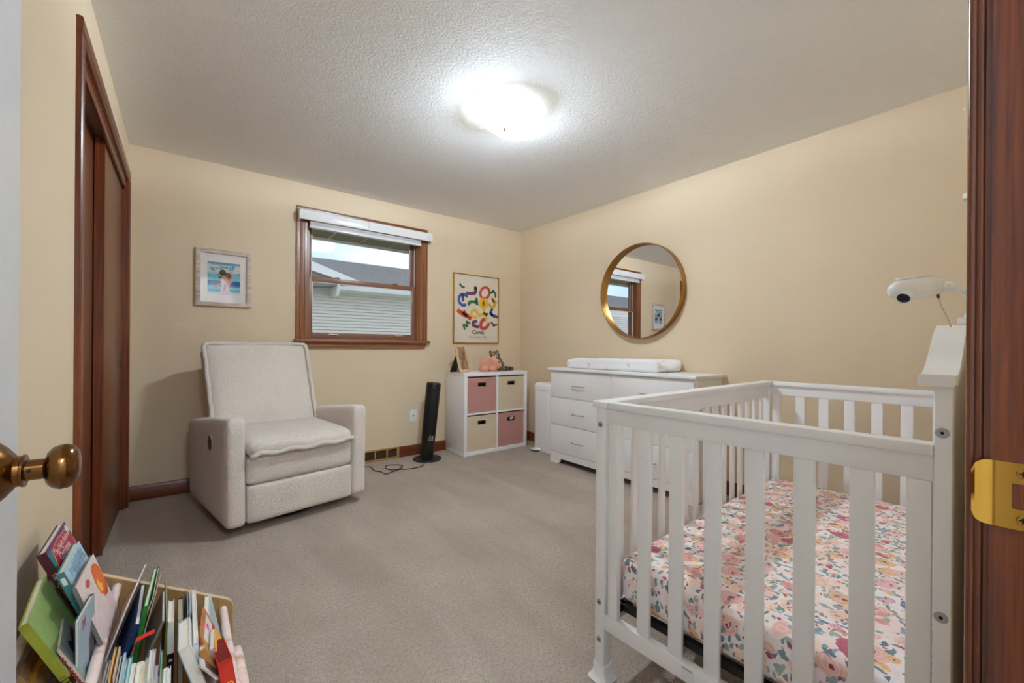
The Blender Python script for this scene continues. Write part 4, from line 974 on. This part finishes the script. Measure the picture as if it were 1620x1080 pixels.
# ================================================================== BOOK RACK AND BOOKS
RY0, RY1 = .93, 1.60
bkr = empty('sling_book_rack', 'wooden sling book rack with pale fabric pockets full of picture books', 'book rack', (0, 0, 0))
m_rack = wood('maple_veneer', (150, 112, 66), (172, 134, 84), (188, 152, 104), 'z', .45); m_edge = wood('maple_edge', (206, 172, 134), (220, 188, 150), (230, 204, 172), 'x', .5)
pan = [(XL + .016, 0), (.130, 0), (.130, .222), (.126, .236), (.117, .246)]
pan += [(-.166, .415), (XL + .016, .478)]
B().prism(pan, 'y', RY1 - .014, RY1).obj('end_panel', m_rack, bkr, 30)
B().prism(pan, 'y', RY0, RY0 + .014).obj('end_panel', m_rack, bkr, 30)
for ya in (RY1 - .0148, RY0 - .0008):
    b = B()
    for p, q in zip(pan[2:], pan[3:]):
        d_ = Vector((q[0] - p[0], q[1] - p[1])).normalized(); nn = Vector((d_.y, -d_.x)) * .0018
        b.prism([(p[0], p[1]), (q[0], q[1]), (q[0] + nn.x, q[1] + nn.y), (p[0] + nn.x, p[1] + nn.y)], 'y', ya, ya + .0156)
    b.obj('edge_band', m_edge, bkr, 0)
dow = [(XL + .030, .430), (-.140, .377), (-.020, .285), (.104, .222)]
s = NT('birch_print_fabric'); v = s.coord((6, 30, 30)); s.base(s.ramp(s.noise(v, 1, 4, .6, .5), [(.3, lin((196, 160, 140))), (.45, lin((230, 208, 200))), (.62, lin((238, 222, 218))), (.8, lin((214, 182, 160)))])); s.set(Roughness=.9)
M_SLING = s.m
for (x, z) in (dow[0], dow[1], dow[3]): B().tube([(x, RY0 + .014, z), (x, RY1 - .014, z)], .0105, 14).obj('dowel', M_SLING, bkr)
def sling(a, c, low):
    P = [];
    for k in range(13):
        t_ = k / 12; x = a[0] + (c[0] - a[0]) * t_; zz = a[1] + (c[1] - a[1]) * t_; sag = (1 - (2 * t_ - 1) ** 6); P.append((x, zz + (low - zz) * sag))
    b = B()
    for p, q in zip(P, P[1:]): 
        f = [b.bm.verts.new(r) for r in ((p[0], RY0 + .03, p[1]), (q[0], RY0 + .03, q[1]), (q[0], RY1 - .03, q[1]), (p[0], RY1 - .03, p[1]))]; b.bm.faces.new(f)
    bmesh.ops.remove_doubles(b.bm, verts=b.bm.verts[:], dist=1e-5); bmesh.ops.solidify(b.bm, geom=b.bm.faces[:], thickness=.0025)
    b.obj('sling', M_SLING, bkr, 60)
sling(dow[0], dow[1], .14); sling(dow[1], dow[3], .035)
B().rbox(.108, .136, RY0 + .05, RY1 - .22, .06, .222, .012, 8).obj('sling_overhang', M_SLING, bkr, 180)

PLACED = [(Vector((x_, (RY0 + RY1) / 2, z_)), (Vector((1, 0, 0)), Vector((0, 1, 0)), Vector((0, 0, 1))), (.0085, .33, .0085)) for x_, z_ in (dow[1], dow[3])]
PLACED.append((Vector((0, RY1 - .007, .2)), (Vector((1, 0, 0)), Vector((0, 1, 0)), Vector((0, 0, 1))), (.13, .007, .05)))
def obb(near, ex, ey, ez, w, h, t):
    g = .0004
    return (near + ex * (w / 2) + ey * (t / 2) - ez * (h / 2), (ex, ey, ez), (w / 2 - g, t / 2 - g, h / 2 - g))
def obb_hit(a, c):
    d = c[0] - a[0]; axes = list(a[1]) + list(c[1]) + [p.cross(q) for p in a[1] for q in c[1]]
    for L in axes:
        if L.length < 1e-6: continue
        if abs(d.dot(L)) > sum(abs(a[1][i].dot(L)) * a[2][i] + abs(c[1][i].dot(L)) * c[2][i] for i in range(3)): return False
    return True
def fit_book(near, ex, ey, ez, w, h, t):
    """shorten (hidden lower end) or thin a book until it clears its neighbours"""
    best = None
    for ft in (1, .8, .6, .42, .3):
        for fw in (1, .85, .7):
            for fh in (1, .88, .76, .66, .56, .46, .36):
                k = sum(obb_hit(obb(near, ex, ey, ez, w * fw, h * fh, t * ft), q) for q in PLACED)
                if best is None or k < best[0]: best = (k, w * fw, h * fh, t * ft)
                if k == 0: return best
    return best
def book_geo(label, near, ex, ez, w, h, t, cover, spine=None, spine_near=True, pages=None, hard=.0022, name='picture_book', group=None):
    ey = ez.cross(ex).normalized()
    k_, w, h, t = fit_book(near, ex, ey, ez, w, h, t); PLACED.append(obb(near, ex, ey, ez, w, h, t))
    r = empty(name, label, 'book', (0, 0, 0), 0, group)
    r.matrix_world = frame_mtx(near, ex, ey, ez)
    hc = min(hard, t * .22)
    b = B(); b.box(0, w, 0, hc, -h, 0, hc * .3, 1); b.obj('front_cover', cover, r, 0)
    b = B(); b.box(0, w, t - hc, t, -h, 0, hc * .3, 1); b.obj('back_cover', spine or cover, r, 0)
    xs = (-.0005, hc) if spine_near else (w - hc, w + .0005)
    b = B(); b.box(xs[0], xs[1], 0, t, -h, 0); b.obj('spine', spine or cover, r, 0)
    b = B(); b.box(hc + .0003 if spine_near else .003, w - .003 if spine_near else w - hc - .0003, hc, t - hc, -h + .003, -.003); b.obj('pages', pages or M_PAPER, r, 0)
    return r, (w, h, t)
def book_px(label, nt_, ft_, nb_, z, h, t, cover, **kw):
    n_ = atz(*nt_, z); f_ = atz(*ft_, z); ex = (f_ - n_); w = ex.length; ex.normalize()
    bpt = atplane(*nb_, n_, ex); ez = (n_ - bpt); ez -= ex * ez.dot(ex); ez.normalize()
    if kw.get('spine_near') is None: kw['spine_near'] = True
    r_, d_ = book_geo(label, n_, ex, ez, w, h, t, cover, **kw); return r_, d_, d_[0]
def book_at(label, nt_, z, w, h, t, cover, lean=0.0, yaw=0.0, far=False, **kw):
    n_ = atz(*nt_, z); ex = Vector((-math.sin(math.radians(yaw)), math.cos(math.radians(yaw)), 0)); l_ = math.radians(lean)
    side_ = ex.cross(Vector((0, 0, 1))); ez = Vector((0, 0, 1)) * math.cos(l_) - side_ * math.sin(l_)
    if far: n_ = n_ - ex * w
    r_, d_ = book_geo(label, n_, ex, ez, w, h, t, cover, **kw); return r_, d_, d_[0]
c1 = lambda u, v: (25 + u / 7.447, 815 + v / 7.447)
c2 = lambda u, v: (25 + u / 7.711, 940 + v / 7.711)
c3 = lambda u, v: (150 + u / 9, 880 + v / 9)
c4 = lambda u, v: (150 + u / 9.82, 970 + v / 9.82)
c5 = lambda u, v: (260 + u / 6, 900 + v / 6)
def ink(rgb, rough=.45): 
    nm = 'print_%d_%d_%d' % rgb
    return MATS.get(nm) or plain(nm, rgb, rough, var=.08, vs=30)
def patch(root, name, w, h, pts, mat, lift=.0004):
    """flat print on the front cover; pts in fractions, origin top near"""
    hb = -min(v.co.z for v in [c_ for c_ in root.children if c_.name.startswith('front_cover')][0].data.vertices) - .001
    b = B(); b.prism([(p[0] * w, -min(p[1] * h, hb + i_ * 1e-5)) for i_, p in enumerate(pts)], 'y', -lift, .0002); return b.obj(name, mat, root, 0)
def cover_text(root, body, w, h, u, v, size, mat, ang=0, lift=.0007):
    m = Matrix.Translation((u * w, -lift, -v * h)) @ Matrix(((1, 0, 0, 0), (0, 0, -1, 0), (0, 1, 0, 0), (0, 0, 0, 1))) @ Matrix.Rotation(ang, 4, 'Z')
    text_mesh('title', body, size, mat, root, m, .0001)
def spine_text(root, body, t, h, v, size, mat):
    m = Matrix.Translation((-.0009, t / 2, -v * h)) @ Matrix(((0, 0, -1, 0), (0, -1, 0, 0), (-1, 0, 0, 0), (0, 0, 0, 1)))
    text_mesh('spine_title', body, size, mat, root, m, .0001)
def squiggle(root, w, h, rows, mat, lift=.0006):
    b = B()
    for (u0, u1, v_, th) in rows:
        n = max(2, int((u1 - u0) * w / .0085))
        for k in range(n):
            u = u0 + (u1 - u0) * (k + .5) / n; hh = th * (.5 + random.random())
            b.prism([(u * w - .0015, -(v_ * h) - hh), (u * w + .0005, -(v_ * h) - hh), (u * w + .0022, -(v_ * h) + hh), (u * w + .0002, -(v_ * h) + hh)], 'y', -lift, 0)
    b.obj('lettering', mat, root, 0)

# --- books leaning on the wall
r, _, w = book_px('purple and red Christmas story book leaning on the wall in the rack', c1(350, 435), c1(572, 75), c1(520, 690), .580, .275, .016, ink((44, 70, 104)), spine=ink((70, 20, 34)))
H_ = .275
patch(r, 'print', w, H_, [(.0, .0), (1, 0), (1, .03), (.0, .03)], ink((110, 44, 110))); patch(r, 'print', w, H_, [(.0, .03), (.2, .03), (.12, .3), (0, .3)], ink((38, 120, 128)))
patch(r, 'gold_rim', w, H_, [(.08, .17), (.16, .045), (.34, .03), (.5, .02), (.66, .035), (.83, .035), (.95, .08), (.95, .23), (.08, .24)], ink((226, 150, 70)), .0005)
patch(r, 'red_panel', w, H_, [(.10, .17), (.18, .055), (.34, .04), (.5, .03), (.66, .045), (.82, .045), (.93, .09), (.93, .22), (.10, .23)], ink((178, 28, 58)), .0007)
patch(r, 'round_seal', w, H_, ell(.93, .055, .06, .036), ink((214, 220, 226)), .0009)
cover_text(r, 'The Night Before', w, H_, .53, .085, .021, ink((238, 226, 226)), 0, .0012); cover_text(r, 'Christmas', w, H_, .50, .150, .026, ink((238, 226, 226)), 0, .0012)
spine_text(r, 'The Night Before Christmas', .016, H_, .42, .011, ink((220, 190, 150)))
r, _, w = book_px('pale blue picture book with teal spine leaning on the Christmas book', c1(565, 665), c1(745, 300), c1(760, 1000), .555, .245, .013, ink((176, 206, 222)), spine=ink((66, 128, 132)))
squiggle(r, w, .245, [(.15, .9, .075, .009), (.3, .95, .13, .007), (.15, .9, .19, .0025)], ink((110, 140, 156))); patch(r, 'print', w, .245, [(.1, .55), (.9, .5), (.9, .95), (.1, .95)], ink((208, 224, 232)))
b = B(); b.box(-.0009, 0, .003, .010, -.03, -.012); b.obj('barcode', ink((226, 228, 228)), r, 0)
b = B(); [b.box(-.001, 0, .003, .010, -.10 - k * .012, -.108 - k * .012) for k in range(8)]; b.obj('spine_lettering', ink((30, 76, 84)), r, 0)
r, _, w = book_px('thin pastel picture book with a pink letter on its cover', c2(775, 320), c1(990, 800), c2(780, 1060), .497, .28, .008, ink((168, 190, 198)), spine=ink((34, 52, 76)), spine_near=False)
cover_text(r, 'M', w, .25, .27, .09, .032, ink((214, 70, 106)))
for q in (((.1, .5), (.25, .46), (.3, .7), (.14, .78)), ((.6, .3), (.75, .2), (.8, .5), (.62, .62)), ((.4, .6), (.7, .55), (.66, .8), (.4, .85))): patch(r, 'print', w, .25, q, ink(random.choice([(60, 170, 190), (196, 150, 130), (120, 84, 110), (210, 196, 150)])), .0005)
r, _, w = book_px('pale pink picture book with big orange oval on its cover', c1(710, 850), c1(915, 450), c1(812, 1060), .530, .165, .007, ink((232, 214, 210)), spine=ink((120, 116, 112)))
patch(r, 'orange_shape', w, .26, [(.64, .07), (.72, .045), (.82, .05), (.93, .09), (.98, .15), (.99, .25), (.95, .34), (.8, .37), (.64, .31), (.6, .18)], ink((226, 106, 30)), .0005)
patch(r, 'red_shape', w, .26, [(.99, .25), (.97, .33), (.86, .38), (.70, .36), (.82, .34), (.93, .30)], ink((206, 52, 30)), .0007)
patch(r, 'yellow_shape', w, .26, [(.64, .20), (.70, .17), (.74, .23), (.82, .25), (.76, .31), (.66, .29)], ink((238, 196, 70)), .0008)
patch(r, 'round_seal', w, .26, ell(.36, .097, .09, .032), ink((206, 96, 92)), .0006)
r, _, w = book_px('plain apple green hardback leaning on the wall beside the door', c2(150, 345), c1(345, 710), c2(480, 760), .530, .30, .014, ink((150, 178, 106), .5), spine=ink((146, 152, 46), .5))
b = B(); [b.box(-.0009, 0, .004, .012, -.13 - k * .010, -.136 - k * .010) for k in range(14)]; b.obj('spine_lettering', ink((118, 122, 30)), r, 0)
r, _, w = book_px('grey picture book with a dark bird shape and red spine lettering', c2(535, 665), c2(600, 215), c2(860, 1075), .458, .16, .011, ink((150, 158, 152)), spine=ink((204, 188, 176)))
patch(r, 'bird_shape', w, .20, [(.92, .13), (.98, .2), (.84, .32), (.82, .45), (.6, .47), (.32, .31), (.36, .15), (.45, .1), (.62, .17), (.75, .12)], ink((34, 40, 36)), .0006)
patch(r, 'bird_head', w, .20, ell(.88, .16, .09, .05), ink((84, 34, 44)), .0008); patch(r, 'print', w, .20, [(.05, .55), (1, .6), (1, 1), (.05, 1)], ink((20, 20, 20)), .0005)
b = B(); [b.box(-.0009, 0, .003, .008, -.018 - k * .0085, -.0235 - k * .0085) for k in range(20) if k not in (2, 12, 15)]; b.obj('spine_lettering', ink((150, 50, 50)), r, 0)
tan = wood('tan_board', (170, 120, 66), (196, 148, 92), (214, 170, 116), 'y', .6)
r, _, w = book_at('tan board book with golden pages low against the wall', c2(60, 980), .385, .15, .16, .020, tan, 24, 0, pages=ink((206, 156, 40)))
r, _, w = book_at('tan board book with blue lettering low against the green hardback', c2(215, 1080), .375, .16, .16, .018, tan, 24, 0, pages=ink((206, 156, 40)))
squiggle(r, w, .16, [(.1, .9, .22, .006), (.1, .9, .36, .006)], ink((70, 96, 140)))

# --- books standing in the middle and front pockets
GRP = 'picture books standing edge-on in the rack'
def edge(label, nt_, ft_, nb_, z, h, t, rgb, spine=None, near=False, pages=None):
    return book_px(label, nt_, ft_, nb_, z, h, t, ink(rgb), spine=ink(spine) if spine else None, spine_near=near, pages=pages, group=GRP)
edge('floppy lavender magazine standing tallest at the far end of the rack', c3(455, 760), c3(745, 95), c3(330, 1075), .430, .27, .004, (196, 182, 196))
edge('thick brown-edged book standing next to the fabric dowel', c3(440, 790), c3(560, 480), c4(300, 420), .385, .22, .018, (168, 130, 104), (150, 110, 88), False, ink((176, 140, 110)))
edge('navy blue hardback with shiny pages leaning between magazines', c3(650, 965), c3(742, 300), c4(520, 620), .402, .25, .011, (30, 54, 104), (24, 44, 88), True)
edge('bright green paperback standing by the navy hardback', c3(760, 700), c3(895, 155), c3(700, 1000), .420, .23, .011, (70, 150, 60), (40, 120, 40), True)
edge('thin dark green pamphlet standing beside the bright green paperback', c3(850, 560), c3(925, 140), c3(760, 800), .422, .22, .004, (46, 84, 50))
edge('orange-brown pamphlet standing behind the white hardback', c3(870, 560), c3(965, 190), c3(800, 800), .415, .22, .003, (190, 130, 84))
edge('white hardback with dark grey cover leaning left in the rack', c3(995, 920), c3(1000, 320), c4(840, 660), .385, .24, .009, (214, 210, 206), (120, 110, 106), True)
edge('olive-backed thin book standing beside the white hardback', c3(1045, 930), c3(1028, 295), c4(1110, 600), .384, .23, .004, (140, 136, 60), (110, 106, 50), True)
r, fr_, w = edge('white-spined book with a black emblem block on its spine', c4(1232, 112), c5(96, 280), c4(1225, 650), .372, .20, .0125, (228, 226, 222), (226, 224, 220), True)
b = B(); b.box(-.001, .0, -.0003, .0128, -.19, -.078); b.obj('black_block', ink((16, 16, 17)), r, 0)
b = B(); b.lathe([(0, -.0016), (.0035, -.0016), (.0035, -.0008), (0, -.0008)], 14, 'x', (0, .006, -.094)); b.obj('emblem', ink((200, 200, 200)), r, 0)
edge('cream book with pale page block standing upright by the end panel', c5(185, 455), c5(181, 262), c5(185, 700), .358, .22, .013, (120, 96, 70), (90, 70, 52), False, ink((222, 212, 188)))
edge('thin black comic standing beside the cream book', c5(205, 430), c5(196, 200), c5(190, 700), .372, .21, .003, (30, 28, 34))
edge('thin blue comic standing beside the black comic', c5(232, 410), c5(224, 205), c5(200, 700), .371, .21, .003, (92, 130, 170))
edge('thin striped comic standing beside the blue comic', c5(255, 392), c5(248, 210), c5(215, 690), .370, .21, .003, (206, 210, 220))
edge('white board book with light grey cover standing upright', c5(325, 690), c5(298, 178), c5(322, 900), .362, .22, .010, (228, 226, 226), (214, 214, 216), True)
r, _, w = book_at('glossy red hardback with yellow spine lettering at the rack front', c5(642, 832), .330, .10, .20, .028, ink((196, 40, 24), .25), 8, 6, spine=ink((200, 40, 22), .25), pages=ink((116, 20, 16)), group=GRP)
spine_text(r, 'Con', .028, .20, .36, .024, ink((240, 190, 60)))
r, _, w = edge('light blue picture book leaning towards the rack front', c5(432, 440), c5(440, 232), c5(520, 800), .330, .22, .014, (176, 208, 216), (206, 214, 210), True)
r, _, w = edge('white picture book with orange border and red tab', c5(345, 650), c5(372, 348), c5(480, 900), .365, .20, .010, (206, 116, 60), (176, 92, 46), True)
patch(r, 'white_field', w, .20, [(.14, .08), (.9, .08), (.9, .92), (.14, .92)], ink((232, 228, 226))); patch(r, 'red_tab', w, .20, [(.72, .26), (.98, .26), (.98, .42), (.72, .42)], ink((184, 30, 50)), .0008); patch(r, 'pink_mark', w, .20, ell(.6, .14, .07, .04), ink((226, 80, 160)), .0008)
r, _, w = edge('yellow picture book with grey spine leaning below the red book', c5(480, 745), c5(486, 540), c5(545, 860), .335, .18, .016, (226, 176, 84), (176, 166, 160), True)
r, _, w = book_at('tan cloth-bound book leaning beside the glossy red hardback', c5(385, 750), .350, .12, .18, .016, ink((190, 138, 78)), 22, 0, spine=ink((176, 122, 66)), group=GRP)
r, _, w = book_at('thick white page block with blue-grey illustrated cover', c5(245, 705), .372, .12, .20, .024, ink((226, 226, 226)), 16, 0, spine=ink((160, 176, 192)), spine_near=False, group=GRP)
r, _, w = book_at('white-bordered photo book leaning low at the rack front', c5(345, 915), .335, .10, .16, .008, ink((218, 216, 214)), 35, 0, spine_near=False, group=GRP)
patch(r, 'photo_print', w, .16, [(.1, .1), (.9, .1), (.9, .9), (.1, .9)], ink((120, 96, 76)))
row = [('grey pamphlet', 225, 720, 25, (150, 150, 150)), ('dark slate paperback', 275, 690, 40, (76, 84, 86)), ('golden yellow paperback', 345, 520, 26, (226, 166, 46)), ('cream pamphlet', 402, 508, 20, (226, 200, 180)), ('dark navy paperback', 445, 620, 38, (28, 40, 62)), ('coral red paperback', 432, 805, 62, (214, 92, 84)),
    ('pale blue paperback', 490, 605, 44, (188, 214, 232)), ('teal paperback', 525, 690, 36, (70, 150, 160)), ('aqua paperback', 590, 650, 40, (120, 186, 196)), ('white paperback', 640, 765, 60, (236, 234, 230)), ('ivory hardback', 755, 735, 72, (232, 228, 218)), ('cream hardback', 805, 728, 48, (226, 206, 170)),
    ('chalk white pamphlet', 845, 668, 34, (238, 238, 238)), ('pale aqua paperback', 915, 555, 46, (206, 222, 222)), ('mauve-edged paperback', 955, 545, 30, (186, 160, 172)), ('scribbled white booklet', 1005, 790, 50, (226, 222, 220)), ('violet pamphlet', 1035, 450, 22, (74, 62, 140)), ('leaf green pamphlet', 1062, 560, 24, (56, 130, 66)),
    ('sage paperback', 1062, 860, 44, (176, 190, 176)), ('bright white paperback', 1130, 838, 56, (238, 238, 240)), ('pure white booklet', 1185, 805, 46, (240, 240, 242))]
for i, (nm, u, v_, pw_, rgb) in enumerate(row):
    book_at(nm + ' standing edge-on in the rack pocket', c4(u, v_), .378 - .0012 * i + (.012 if v_ < 620 else 0), .105, .19, pw_ / 9.82 / 690, ink(rgb), 0, 0, spine_near=(i % 4 == 0), far=True, group=GRP)
# red ribbon bookmark hanging from the grey-covered hardback
rp = [atz(*c4(930, 240), .385), atz(*c4(800, 300), .388), atz(*c4(650, 380), .390), atz(*c4(610, 430), .384), atz(*c4(615, 570), .355)]
b = B()
for p, q in zip(rp, rp[1:]):
    dn_v = Vector((0, -.006, -.006)); f = [b.bm.verts.new(x) for x in (p, q, q + dn_v, p + dn_v)]; b.bm.faces.new(f)
bmesh.ops.remove_doubles(b.bm, verts=b.bm.verts[:], dist=1e-5); bmesh.ops.solidify(b.bm, geom=b.bm.faces[:], thickness=.0006)
tag(b.obj('ribbon_bookmark', ink((204, 24, 20)), None, 60), 'red ribbon bookmark draped across the books in the rack', 'ribbon')
